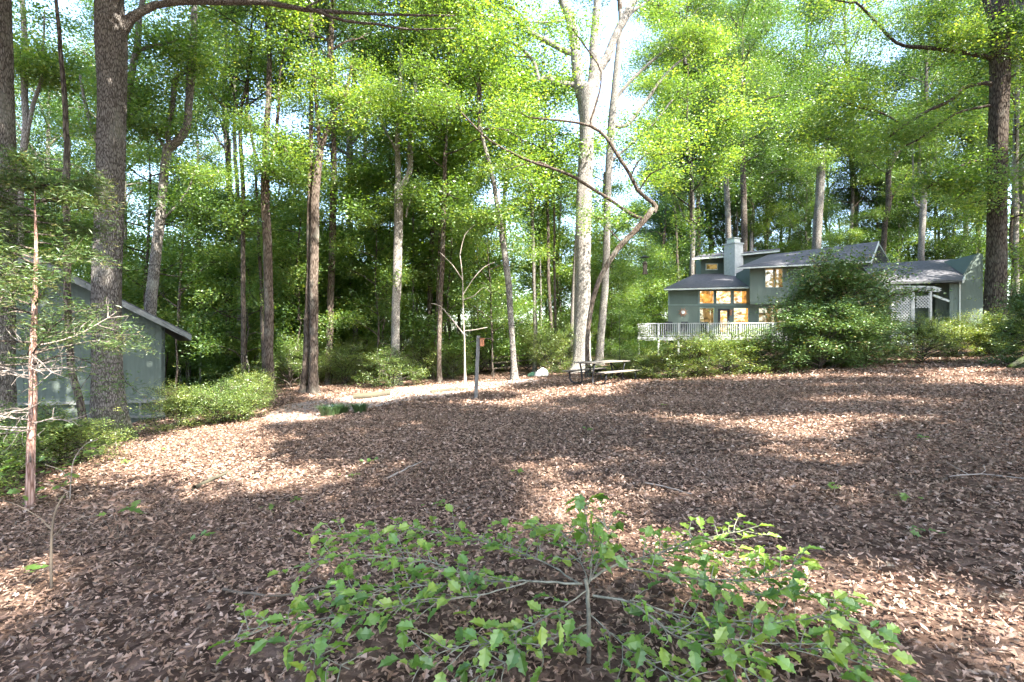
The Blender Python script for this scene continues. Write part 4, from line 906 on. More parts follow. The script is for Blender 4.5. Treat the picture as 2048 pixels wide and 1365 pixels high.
    q = MB(); q.prism([L(at(1757, 488, -1.7)), L(at(1738, 524, -1.7)), L(at(1738, 560, -1.7)), L(at(1779, 560, -1.7)), L(at(1779, 524, -1.7))], -n * 0.1); q.build('gable_wall', M['dark_soffit'], root)
    # rear clerestory over main block
    poly('wall', rect(1485, 507, 1560, 530), -4.5, 2, 'green_wall')
    poly('fascia', [(1477, 512), (1560, 504), (1560, 500), (1477, 508)], -3.9, 0.06, 'trim')
    slab('roof', [at(1477, 508, -3.9), at(1560, 500, -3.9), at(1560, 497, -6), at(1480, 505, -6)], 0.05, 'shingles')
    # lower wall under the block
    W3 = [(1518, 617, 1580, 646)]
    poly('wall', rect(1500, 609, 1740, 700), -0.012, 0.15, 'green_wall')
    siding('siding', 1500, 609, 1740, 700, 0.0, W3)
    window(1518, 617, 1580, 646, 0.0, 'pane_dim', mull=1551)
    # right wing
    off = 5.0
    poly('wall', rect(1740, 560, 1900, 700), off - 1.9, 0.2, 'green_wall')
    siding('siding', 1871, 562, 1900, 660, off - 1.2)
    r0, r1, r2, r3 = at(1748, 565, off + .6), at(1925, 560, off + .6), at(1948, 516, off - 4), at(1722, 529, off - 4)
    slab('roof', [r0, r1, r2, r3], 0.08, 'shingles')
    q = MB(); q.prism([L(at(a, b, off + .605)) for a, b in [(1748, 570), (1925, 564.5), (1925, 561), (1748, 566)]], -n * 0.05); q.build('fascia', M['dark_soffit'], root)
    q = MB(); q.prism([L(r1) + Vector((0, 0, .02)), L(r2) + Vector((0, 0, .02)), L(r2) - Vector((0, 0, .2)), L(r1) - Vector((0, 0, .2))], (0.06, 0, 0)); q.build('rake_board', M['trim'], root)
    siding('siding', 1899, 565, 1921, 670, off + 0.1)
    poly('corner_board', rect(1918.5, 564, 1921.5, 670), off + 0.14, 0.04, 'trim')
    siding('siding', 1922, 490, 1966, 670, off - 0.3, top=lambda x: np.interp(x, [1922, 1942, 1954, 1966], [558, 524, 506, 508]))
    poly('wall', [(1923, 670), (1965, 670), (1965, 510), (1954, 508), (1942, 527), (1924, 560)], off - 0.315, 3.0, 'green_wall')
    q = MB(); q.bar(L(at(1866, 591, off + .2)), L(at(1898, 603, off + .2)), 0.1, 0.12); q.build('handrail', M['trim'], root)
    # sunburst ornament and wall lamp hang on the wall
    c = at(1366, 625, 0.05); orn = thing('sun_ornament', 'metal sunburst ornament with a pale round face on the left house wall', 'wall ornament', c)
    q = MB(); q.prism([u * (0.13 * math.cos(t)) + Vector((0, 0, 0.13 * math.sin(t))) for t in np.linspace(0, 6.283, 17)[:-1]], n * 0.05); q.build('face', M['white_wood'], orn)
    for k in range(16):
        t = k * 6.2832 / 16; l = 0.42 if k % 2 else 0.3; q = MB(); dv = u * math.cos(t) + Vector((0, 0, math.sin(t))); sv = u * -math.sin(t) + Vector((0, 0, math.cos(t)))
        q.prism([dv * 0.14 + sv * 0.03, dv * l, dv * 0.14 - sv * 0.03], n * 0.02); q.build('ray', M['rust'], orn)
    c = at(1461.5, 626, 0.1); q = MB(); q.box(c, (0.16, 0.14, 0.3)); q.box(c + Vector((0, 0, .19)), (0.22, 0.2, 0.05)); q.box(c - Vector((0, 0, .17)), (0.1, 0.1, 0.06))
    tag(q.build('wall_lantern', M['rust']), 'small lantern on the wall right of the glass door', 'lantern')
    # deck
    do = 3.2; base2 = at(1420, 700, do); base2.z = float(gz(base2.x, base2.y))
    deck = thing('deck', 'raised grey wooden deck with a baluster railing along the house', 'deck', base2)
    L2 = lambda v: Vector(v) - base2
    flz = at(1280, 674, do).z
    def dk(px, off_, z): v = at(px, 660, off_); v.z = z; return L2(v)
    q = MB(); q.prism([dk(1277, do, flz), dk(1600, do, flz), dk(1600, 0.05, flz), dk(1310, 0.05, flz)], (0, 0, -0.06)); q.build('floor_boards', M['deck_wood'], deck)
    q = MB(); q.prism([dk(1276, do + .04, flz - .02), dk(1602, do + .04, flz - .02), dk(1602, do + .04, flz - .26), dk(1276, do + .04, flz - .26)], -n * 0.04); q.build('rim_board', M['deck_wood'], deck)
    top = flz + 0.92
    def rail(a, b, nm='rail', wd=0.1): q = MB(); q.bar(a, b, wd, 0.05); q.build(nm, M['white_wood'], deck)
    rail(dk(1276, do, top), dk(1602, do, top), wd=0.14); rail(dk(1276, do, flz + .1), dk(1602, do, flz + .1), wd=.05)
    rail(dk(1276, do, top), dk(1300, 0.4, top), wd=0.14); rail(dk(1276, do, flz + .1), dk(1300, 0.4, flz + .1), wd=.05)
    bm = MB(); bm.box((0, 0, 0), (0.045, 0.045, 0.8)); bme = bm.mesh('baluster', M['white_wood'])
    x = 1280.0; sh = math.atan2(u.y, u.x)
    while x < 1600:
        v = dk(x, do, flz + 0.52); obj('baluster', bme, deck, v, (0, 0, sh)); x += 4.3
    for k in range(1, 15): v = dk(1276 + k * 1.7, do - k * 0.19, flz + 0.52); obj('baluster', bme, deck, v, (0, 0, sh))
    for x in (1277, 1317, 1357, 1416, 1480, 1545):
        v = dk(x, do + 0.02, 0); q = MB(); zb = float(gz(base2.x + v.x, base2.y + v.y)) - base2.z - .1; q.box((v.x, v.y, (top - base2.z + zb) / 2), (0.12, 0.12, top - base2.z - zb), None); q.build('post', M['white_wood'], deck)
    # patio furniture
    def chair(px, off_, rz, label):
        v = at(px, 660, off_); v.z = flz; t = thing('patio_chair', label, 'chair', v, rz, 'patio chairs on the deck')
        q = MB(); q.box((0, 0, 0.43), (0.52, 0.5, 0.06)); q.build('seat', M['black_cloth'], t, bevel=0.02)
        q = MB(); q.prism([(-0.27, 0.24, 0.45), (0.27, 0.24, 0.45), (0.30, 0.32, 0.95), (0.22, 0.345, 1.06), (-0.22, 0.345, 1.06), (-0.30, 0.32, 0.95)], (0, 0.05, 0)); q.build('backrest', M['black_cloth'], t)
        for sx in (-1, 1):
            q = MB(); q.tube([(sx * .28, -.25, .43), (sx * .28, -.27, .66), (sx * .28, .0, .68), (sx * .28, .28, .66)], 0.018, 6); q.build('armrest', M['black_metal'], t)
            for sy in (-1, 1): q = MB(); q.tube([(sx * .25, sy * .23, .42), (sx * .27, sy * .26, 0)], 0.016, 6); q.build('leg', M['black_metal'], t)
    chair(1337, 2.2, 2.9, 'black high backed patio chair nearest the left end of the deck')
    chair(1364, 2.2, 3.3, 'black patio chair in front of the sunburst ornament')
    chair(1411, 1.6, 2.6, 'patio chair left of the outdoor dining table on the deck')
    chair(1476, 1.6, -2.8, 'patio chair right of the outdoor dining table on the deck')
    v = at(1444, 660, 1.9); v.z = flz; t = thing('patio_table', 'dark round patio table on the deck before the glass door', 'table', v)
    q = MB(); q.tube([(0, 0, .72), (0, 0, .75)], 0.62, 20); q.build('tabletop', M['black_metal'], t)
    for k in range(4): a = k * 1.57 + .5; q = MB(); q.tube([(.4 * math.cos(a), .4 * math.sin(a), .72), (.45 * math.cos(a), .45 * math.sin(a), 0)], 0.02, 6); q.build('leg', M['black_metal'], t)
house()

def arbor():
    at, u, n = wall_frame(1800, 24.5, R(-6)); base = at(1825, 690); base.z = float(gz(base.x, base.y))
    root = thing('arbor', 'white garden arbor with diagonal lattice side in front of the right wing', 'arbor', base)
    L = lambda v: Vector(v) - base
    for x, y0, off in ((1827.5, 585, 0), (1862, 583, -0.6), (1784, 578, 0)):
        q = MB(); q.prism([L(at(a, b, off + .05)) for a, b in [(x - 2.2, 700), (x + 2.2, 700), (x + 2.2, y0), (x - 2.2, y0)]], -n * 0.1); q.build('post', M['white_wood'], root)
    # lattice slats clipped to the panel
    def lattice(x0, y0, x1, y1, off, pitch):
        H = y1 - y0; Wd = x1 - x0
        for sgn, do in ((1, 0.0), (-1, 0.022)):
            c = -H
            while c < Wd:
                pts = []
                a0 = max(0, c); a1 = min(Wd, c + H)
                if a1 - a0 > 1:
                    b0 = a0 - c; b1 = a1 - c
                    if sgn > 0: p, r_ = (x0 + a0, y1 - b0), (x0 + a1, y1 - b1)
                    else: p, r_ = (x1 - a0, y1 - b0), (x1 - a1, y1 - b1)
                    q = MB(); q.bar(L(at(*p, off + do)), L(at(*r_, off + do)), 0.02, 0.045); q.build('slat', M['white_wood'], root)
                c += pitch
    lattice(1785, 578, 1824, 692, 0, 6.3)
    lattice(1832, 592, 1860, 616, -0.5, 6.3)
    for x in (1784, 1824): q = MB(); q.prism([L(at(a, b, 0.06)) for a, b in [(x - 1, 694), (x + 1, 694), (x + 1, 576), (x - 1, 576)]], -n * 0.04); q.build('lattice_frame', M['white_wood'], root)
    for off, y in ((0.12, 574), (-1.1, 578)):
        q = MB(); q.prism([L(at(a, b, off)) for a, b in [(1752, y - 4), (1764, y), (1878, y + 6), (1884, y + 3), (1868, y - 1), (1840, y - 2), (1780, y - 2), (1752, y - 7)]], -n * 0.05); q.build('beam', M['white_wood'], root)
    for k in range(8):
        x = 1770 + k * 13.5; a = at(x, 573 + k * .3, 0.4); b = at(x, 573 + k * .3, -1.5); b.z = a.z; q = MB(); q.bar(L(a), L(b), 0.04, 0.10); q.build('rafter', M['white_wood'], root)
arbor()

# ------------------------------------------------------------------ picnic table
def picnic():
    D = 17.8; c = onground(1206, D); t = thing('picnic_table', 'wooden picnic table with attached benches on black curved steel legs', 'picnic table', c, R(47))
    Lh = 1.22
    for k in range(5): q = MB(); q.box((0, -0.3 + k * 0.15, 0.745), (2 * Lh, 0.14, 0.04)); q.build('tabletop_plank', M['grey_wood'], t, bevel=0.006)
    for s_ in (-1, 1):
        for k in range(2): q = MB(); q.box((0, s_ * (0.66 + 0.13 * k), 0.44), (2 * Lh, 0.12, 0.04)); q.build('bench_plank', M['grey_wood'], t, bevel=0.006)
    for e in (-1, 1):
        x = e * 0.95
        for s_ in (-1, 1):
            q = MB(); q.tube([(x, s_ * .30, .72), (x, s_ * .22, .40), (x, s_ * .21, .1), (x, s_ * .30, .03), (x, s_ * .52, .03), (x, s_ * .66, .08), (x, s_ * .72, .2), (x, s_ * .73, .42)], 0.028, 8); q.build('leg', M['black_metal'], t, True)
        q = MB(); q.bar((x, -.82, .405), (x, .82, .405), 0.04, 0.03); q.build('cross_bar', M['black_metal'], t)
        q = MB(); q.bar((x, -.33, .715), (x, .33, .715), 0.04, 0.03); q.build('cross_bar', M['black_metal'], t)
        q = MB(); q.tube([(x, 0, .41), (x - e * .45, 0, .71)], 0.018, 6); q.build('brace', M['black_metal'], t, True)
    # fire bowl behind
    f = thing('fire_pit', 'black metal fire pit bowl on legs behind the picnic table', 'fire pit', onground(1203, 20.3))
    n = 20; V = []; prof = [(0.05, .2), (.22, .22), (.34, .3), (.40, .4), (.46, .42), (.46, .44), (.38, .43), (.3, .34), (.05, .26)]
    V = [(r * math.cos(a), r * math.sin(a), z) for r, z in prof for a in np.linspace(0, 2 * math.pi, n, endpoint=False)]
    Q = [(i * n + j, i * n + (j + 1) % n, (i + 1) * n + (j + 1) % n, (i + 1) * n + j) for i in range(len(prof) - 1) for j in range(n)]
    q = MB(); q.add(V, Q); q.build('bowl', M['black_metal'], f, True)
    for k in range(3): a = k * 2.09; q = MB(); q.tube([(.3 * math.cos(a), .3 * math.sin(a), .3), (.42 * math.cos(a), .42 * math.sin(a), -.03)], .015, 6); q.build('leg', M['black_metal'], f)
picnic()

# birdhouse post
def birdhouse():
    D = 15.2; b = onground(951, D); t = thing('birdhouse_post', 'tilted grey wooden post standing alone in the clearing', 'post', b)
    top = P(957, 672, D) - b; q = MB(); d = Vector(top).normalized()
    q.bar((0, 0, -0.15), top, 0.105, 0.105); q.build('post', M['post_wood'], t, bevel=0.008)
    c = P(963.5, 685, D - 0.02); h = thing('birdhouse', 'small orange brown birdhouse fixed near the top of the tilted post', 'birdhouse', c)
    q = MB(); q.box((0.01, 0, 0), (0.12, 0.14, 0.24)); q.build('box', M['box_wood'], h, bevel=0.004)
    q = MB(); q.prism([(-.07, -.1, .115), (.09, -.1, .10), (.09, .1, .10), (-.07, .1, .115)], (0, 0, .02)); q.build('roof', M['box_wood'], h)
    q = MB(); q.prism([(0.01 + .018 * math.cos(a), -.0705, .04 + .018 * math.sin(a)) for a in np.linspace(0, 6.28, 13)[:-1]], (0, .004, 0)); q.build('entry_hole_disc', M['black_metal'], h)  # flat dark disc; the shade of the opening is put into its colour
birdhouse()

def feeder():
    D = 20.5; c = P(1290, 535, D); t = thing('bird_feeder', 'bird feeder with a wide baffle hanging beside the elbow of the leaning tree', 'bird feeder', c)
    top = P(1292, 440, D) - c; s = D / F
    q = MB(); q.tube([(0, 0, .25), tuple(top)], 0.006, 5); q.build('wire', M['black_metal'], t)
    q = MB(); q.tube([(0, 0, .40), (0, 0, .47)], [9.5 * s, 2 * s], 18); q.build('baffle', M['black_metal'], t)
    q = MB(); q.tube([(0, 0, .14), (0, 0, .26)], [6 * s, .8 * s], 16); q.build('roof', M['rail_wood'], t)
    q = MB(); q.box((0, 0, -.05), (7 * s, 7 * s, .38)); q.build('seed_box', M['rail_wood'], t)
    q = MB(); q.box((0, 0, -.26), (10 * s, 10 * s, .04)); q.build('tray', M['rail_wood'], t)
feeder()
q = MB(); a = onground(1238, 19.5); q.tube([a, a + Vector((0.02, 0, 1.4)), a + Vector((0, 0, 2.9)), a + Vector((0.1, 0, 3.0)), a + Vector((0.22, 0, 2.95))], 0.009, 6)
tag(q.build('garden_pole', M['black_metal'], None), 'thin black hook pole standing among the bushes behind the picnic table', 'pole')

# rail fence
def fence():
    pts = [(985, 27.5), (1036, 27.9), (1082, 28.4)]; b = onground(985, 27.5); t = thing('rail_fence', 'dark split rail fence at the edge of the woods beyond the clearing', 'fence', b)
    gp = [onground(*p) for p in pts]
    for g in gp: q = MB(); q.tube([g - b - Vector((0, 0, .2)), g - b + Vector((0, 0, 1.05))], 0.07, 7); q.build('post', M['rail_wood'], t)
    for k in range(2):
        for h in (0.35, 0.65, 0.93): q = MB(); q.tube([gp[k] - b + Vector((0, -.08, h)), (gp[k] + gp[k + 1]) / 2 - b + Vector((0, -.08, h - .02)), gp[k + 1] - b + Vector((0, -.08, h + .02))], 0.045, 6); q.build('rail', M['rail_wood'], t)
fence()
def lump(name, label, cat, px, D, size, mat, seed):
    rg = np.random.default_rng(seed); v = onground(px, D); nu, nv = 22, 12; V = []
    for i in range(nv):
        for j in range(nu):
            a = i / (nv - 1) * math.pi / 1.9; b = j / nu * 2 * math.pi; k = 1 + 0.14 * math.sin(3 * b + seed + 2 * a) + 0.1 * math.sin(7 * b + 5 * a) + rg.normal(0, .035)
            V.append((size[0] * math.sin(a) * math.cos(b) * k, size[1] * math.sin(a) * math.sin(b) * k, size[2] * math.cos(a) * k))
    Q = [(i * nu + j, (i + 1) * nu + j, (i + 1) * nu + (j + 1) % nu, i * nu + (j + 1) % nu) for i in range(nv - 1) for j in range(nu)]
    q = MB(); q.add(V, Q); o = q.build(name, M[mat], None, True); o.location = v; return tag(o, label, cat)
lump('tarp_bundle', 'crumpled white tarp bundle lying by the woods edge left of the picnic table', 'tarp', 1083, 24.2, (0.33, 0.3, 0.32), 'white_cloth', 1)
lump('garden_bag', 'dull green garden bag lying left of the white bundle', 'bag', 1068, 24.4, (0.28, 0.25, 0.18), 'green_cloth', 2)

# logs and sticks on the ground
def stick(name, label, cat, pl, r0, r1, mat, lift=0.03, sub=()):
    pts = [G(a, b) + Vector((0, 0, lift + r0)) for a, b in pl]; base = pts[0].copy()
    p, r = smooth_path([tuple(v - base) for v in pts], np.linspace(r0, r1, len(pts)), 0.08)
    rg = np.random.default_rng(int(pl[0][0])); p += rg.normal(0, 0.004, p.shape)
    ws = [tube_np(p, r, 8)[:2]]
    for k, (t, dx, dz) in enumerate(sub):
        q = p[int(t * (len(p) - 1))]; ws.append(tube_np(np.array([q, q + np.array([dx, 0.05, dz]) * .5, q + np.array([dx, 0.12, dz * 1.2])]), np.array([r1, r1 * .8, r1 * .5]), 5)[:2])
    V, Q = join(ws); o = obj(name, mk_mesh(name, V, [Q], [M[mat]], True)); o.location = base; tag(o, label, cat); return o
stick('log', 'mossy log lying along the near side of the pale path', 'log', [(708, 799), (745, 796), (778, 791)], 0.12, 0.09, 'moss_log', -0.04)
stick('log', 'mossy log lying right of the other one at the path edge', 'log', [(862, 787), (895, 783), (935, 781)], 0.07, 0.05, 'moss_log', -0.03)
stick('fallen_branch', 'short thick fallen branch on the leaves right of the oak', 'branch', [(388, 986), (420, 972), (454, 954)], 0.028, 0.018, 'moss_log')
stick('fallen_branch', 'long thin curved stick lying left of the holly', 'branch', [(445, 1196), (505, 1206), (570, 1206), (640, 1193), (720, 1185)], 0.009, 0.006, 'rail_wood')
stick('fallen_branch', 'pale thin fallen stick near the lower left corner', 'branch', [(470, 1300), (500, 1240), (515, 1190)], 0.006, 0.003, 'twig_pale')
stick('fallen_branch', 'thin stick lying on leaves in the middle of the clearing', 'branch', [(770, 968), (810, 948), (845, 930)], 0.012, 0.007, 'twig_pale')
stick('fallen_branch', 'pale forked stick at the right edge of the leaf litter', 'branch', [(1900, 965), (1960, 960), (2050, 968)], 0.007, 0.004, 'twig_pale', 0.03, [(0.4, -.12, .08), (.6, .14, .05)])
stick('fallen_branch', 'long pale stick in the sun patch above the holly', 'branch', [(1290, 975), (1340, 985), (1385, 1000)], 0.010, 0.006, 'twig_pale')
stick('fallen_branch', 'thin dark stick in the upper right of the clearing', 'branch', [(1940, 770), (1965, 775), (1990, 790)], 0.014, 0.007, 'rail_wood')

# grass tufts
def tuft(label, px, py, R0, h, n, seed):
    rg = np.random.default_rng(seed); v = G(px, py); az = rg.uniform(0, 6.28, n); rr = R0 * rg.uniform(0, 1, n) ** .6 * .5
    l = h * rg.uniform(.7, 1.2, n); V = []; T = []
    for k in range(n):
        b = np.array([rr[k] * math.cos(az[k]), rr[k] * math.sin(az[k]), 0]); o = np.array([math.cos(az[k]), math.sin(az[k]), 0]); s = np.array([-o[1], o[0], 0]) * .008
        m = b + o * l[k] * .3 + np.array([0, 0, l[k] * .75]); t = b + o * l[k] * .8 + np.array([0, 0, l[k] * .8])
        i = len(V); V += [b - s, b + s, m + s, m - s, t]; T += [(i, i + 1, i + 2), (i, i + 2, i + 3), (i + 3, i + 2, i + 4)]
    o = obj('grass_tuft', mk_mesh('grass_tuft', V, [np.array(T)], [M['grass']], False, np.repeat(rg.uniform(0, 1, n), 3))); o.location = v; tag(o, label, 'grass clump', 'grassy clumps by the path')
tuft('wider grassy clump at the near edge of the pale path', 662, 832, 0.5, 0.30, 300, 1)
tuft('second lobe of the wider grassy clump by the path', 683, 828, 0.35, 0.24, 180, 3)
tuft('smaller grassy clump right of the wide one by the path', 720, 825, 0.34, 0.25, 180, 2)

# ------------------------------------------------------------------ leaf litter
def oak_leaf(rg, wide=1.0, lobes=3, curl=0.25):
    """outline with pointed lobes, fan of triangles about a bent midrib"""
    up = [(0, 0)]; n = lobes * 2
    for k in range(n):
        x = 0.14 + 0.76 * k / (n - 1); y = (0.30 if k % 2 else 0.12) * math.sin(math.pi * min(1, 0.25 + x * 0.8)) * wide * rg.uniform(.8, 1.2)
        up.append((x + (0.05 if k % 2 else 0), y))
    up.append((1, 0)); lowr = [(x + rg.uniform(-.02, .02), -y) for x, y in up[1:-1]]
    top_n = len(up); pts = up + lowr[::-1]; V = np.array([[x, y, curl * (abs(y) * 1.6) ** 1.3 + curl * .5 * math.sin(x * 3 + rg.uniform(0, .6))] for x, y in pts] )
    mid = np.array([[0.5, 0, curl * .35]]); V = np.vstack([V, mid]); m = len(pts)
    T = np.array([(i, (i + 1) % m, m) for i in range(m)]); V[:, 0] -= 0.5; return V, T
def flake(curl=0.25): return np.array([[-.5, 0, 0], [-.1, .28, curl * .5], [.5, .02, curl * .25], [.05, -.27, curl * .5]]), np.array([[0, 1, 2], [0, 2, 3]])
rg = np.random.default_rng(99)
leafA = [oak_leaf(rg, 1.0, 3, c) for c in (0.15, 0.3, -0.25)] + [oak_leaf(rg, 0.8, 2, 0.35), oak_leaf(rg, .7, 2, -.3)]
parts = []; tints = []; nv = 0; Vs = []; Ts = []
def add_leaves(n, y0, y1, shapes, smin, smax, zmax, tilt):
    global nv
    # even cover of the view wedge: density uniform in area
    y = np.sqrt(rg.uniform(y0 ** 2, y1 ** 2, n)); x = rg.uniform(-1, 1, n) * (1.04 * y + 1.6)
    keep = ~(inpoly(x, y, path_xy) & (rg.uniform(0, 1, n) < 0.45)); x, y = x[keep], y[keep]; n = len(x)
    C = np.column_stack([x, y, gz(x, y) + rg.uniform(0.004, zmax, n)]); pick = rg.integers(0, len(shapes), n)
    clump = 0.10 * np.sin(x * 1.1 + np.sin(y * .8)) * np.sin(y * 1.3 + x * .3)
    for k, (sv, st) in enumerate(shapes):
        m = pick == k; nn_ = int(m.sum())
        if not nn_: continue
        d, b, nr = rot_mats(rg, nn_, tilt)
        V, T = place(sv, st, C[m], d, b, nr, rg.uniform(smin, smax, nn_))
        Vs.append(V); Ts.append(T + nv); nv += len(V)
        t = np.clip(rg.normal(0.48, 0.25, nn_) + clump[m], 0, 1); tints.append(np.repeat(t, len(st)))
narrow = [(np.array([[-.5, 0, 0], [-.2, .13, .06], [.15, .12, .02], [.5, 0, .12], [.15, -.12, .05], [-.2, -.13, .03]]), np.array([[0, 1, 5], [1, 2, 4], [1, 4, 5], [2, 3, 4]]))]
add_leaves(78000, 1.3, 6.5, leafA + narrow * 5, 0.018, 0.060, 0.055, 0.75)
add_leaves(100000, 6.5, 13, [leafA[4], flake(.4), flake(-.3)] + narrow, 0.035, 0.072, 0.045, 0.65)
add_leaves(150000, 13, 31, [flake(.4), flake(-.4)], 0.05, 0.105, 0.05, 0.6)
lit = obj('leaf_litter', mk_mesh('leaf_litter', np.vstack(Vs), [np.vstack(Ts)], [M['litter']], False, np.concatenate(tints)), ground)
tag(lit, kind='stuff')
# the largest single leaves, each its own part of the ground
lm = []
for k, (sv, st) in enumerate(leafA):
    for c in range(3):
        lm.append(mk_mesh('leaf', sv, [st], [M['litter']], False, np.full(len(st), [0.3, 0.5, 0.68][c])))
for k in range(290):
    y = 2.15 + 1.6 * rg.uniform() ** 1.4; x = rg.uniform(-1, 1) * (y * 1.0)
    o = obj('leaf', lm[int(rg.integers(0, len(lm)))], ground, (x, y, float(gz(x, y)) + rg.uniform(0.035, 0.055)), (rg.normal(0, .45), rg.normal(0, .45), rg.uniform(0, 6.28)))
    s = rg.uniform(0.045, 0.08); o.scale = (s, s, s)

# small green seedlings among the litter
def seedling(name, label, px, py, h, nl, size, seed, mat='leaf_under', group='small green seedlings in the leaf litter'):
    g = np.random.default_rng(seed); v = G(px, py); t = thing(name, label, 'seedling', v, 0, group)
    q = MB(); q.tube([(0, 0, -.02), (.01, 0, h * .6), (.0, .01, h)], [.004, .003, .002], 5); q.build('stem', M['twig_pale'], t)
    C = np.column_stack([g.normal(0, size * .6, nl), g.normal(0, size * .6, nl), h * g.uniform(.6, 1.1, nl)]); d, b, nn_ = rot_mats(g, nl, .4)
    V, T = place(leafA[0][0] * np.array([1, 1.3, 1]), leafA[0][1], C, d, b, nn_, size * g.uniform(.7, 1.2, nl))
    obj('foliage', mk_mesh('foliage', V, [T], [M[mat]], False, np.full(len(T), .55)), t)
for k, (px, py) in enumerate([(1845, 885), (1035, 952), (740, 930), (262, 1025), (1810, 1010), (1668, 985), (870, 1020), (1480, 745), (600, 1010), (540, 1030), (330, 905), (1325, 815), (1175, 865), (700, 960), (1860, 1080), (1540, 1260), (250, 930), (420, 1080)]):
    seedling('seedling', 'small green seedling growing up through the brown leaf litter', px, py, 0.06, 6, 0.075, k)
def sapling(label, pl, D, leaves, mat='bark_dark', seed=0, limbs=()):
    base = onground(pl[0][0], D); t = thing('sapling', label, 'sapling', base)
    def tb(pl, nm):
        p3 = [tuple(P(a, b, D) - base) for a, b, c in pl]; p, r = smooth_path(p3, [c / 3.2 / F * D for a, b, c in pl], 0.03)
        V, Q, c = tube_np(p, r, 7); obj(nm, mk_mesh(nm, V, [Q], [M[mat]], True), t)
    tb(pl, 'stem')
    for l in limbs: tb(l, 'branch')
    if leaves:
        g = np.random.default_rng(seed); C = []
        for (px, py, rad, n) in leaves:
            c = np.array(P(px, py, D) - base); s = rad / F * D; C.append(c + g.normal(0, 1, (n, 3)) * (s, s, s * .4))
        C = np.vstack(C); d, b, nn_ = rot_mats(g, len(C), .5); V, T = place(leafA[0][0] * np.array([1, 1.4, .6]), leafA[0][1], C, d, b, nn_, g.uniform(.06, .12, len(C)))
        obj('foliage', mk_mesh('foliage', V, [T], [M['leaf_under']], False, np.repeat(np.clip(g.normal(.55, .2, len(C)), 0, 1), len(leafA[0][1]))), t)
sapling('crooked bare sapling with a few leaves in the lower left', [(104, 1205, 8), (102, 1130, 8), (104, 1060, 7), (112, 1020, 6), (128, 990, 5)], 3.75, [(68, 1142, 12, 5), (262, 1020, 14, 6)], 'rail_wood', 1,
        [[(104, 1060, 4), (70, 1030, 3), (20, 1005, 2), (-20, 1000, 1.5)], [(104, 1075, 4), (150, 1040, 3), (200, 1030, 2), (260, 1015, 1.5)], [(102, 1130, 3), (60, 1170, 2.5), (0, 1240, 2)]])
sapling('thin leafy sapling with maple like leaves between cedar and oak', [(140, 1000, 4), (142, 960, 3), (148, 920, 3), (170, 890, 2), (195, 880, 2)], 6.3, [(190, 905, 16, 14), (110, 965, 30, 22), (40, 930, 30, 18), (60, 985, 30, 16), (20, 870, 25, 14), (150, 930, 20, 10)], 'twig_pale', 2,
        [[(142, 960, 2), (120, 940, 2), (90, 930, 1.5)], [(141, 985, 2), (100, 970, 1.5), (50, 960, 1)]])
sapling('withered brown plant standing in the leaf litter left of centre', [(240, 1120, 3), (238, 1080, 3), (232, 1030, 2)], 4.6, [], 'rail_wood', 3, [[(238, 1090, 2), (222, 1060, 2), (210, 1045, 1.5)], [(238, 1085, 2), (252, 1060, 2), (258, 1040, 1.5)]])
g = np.random.default_rng(4); t = [o for o in bpy.data.objects if o.get('label', '').startswith('withered')][0]
C = np.column_stack([g.normal(0, .09, 60), g.normal(0, .09, 60), g.uniform(.08, .45, 60)]); d, b, nn_ = rot_mats(g, 60, 1.3); V, T = place(leafA[3][0], leafA[3][1], C, d, b, nn_, g.uniform(.05, .11, 60))
obj('dead_leaves', mk_mesh('dead_leaves', V, [T], [M['litter']], False, np.full(len(T), .6)), t)

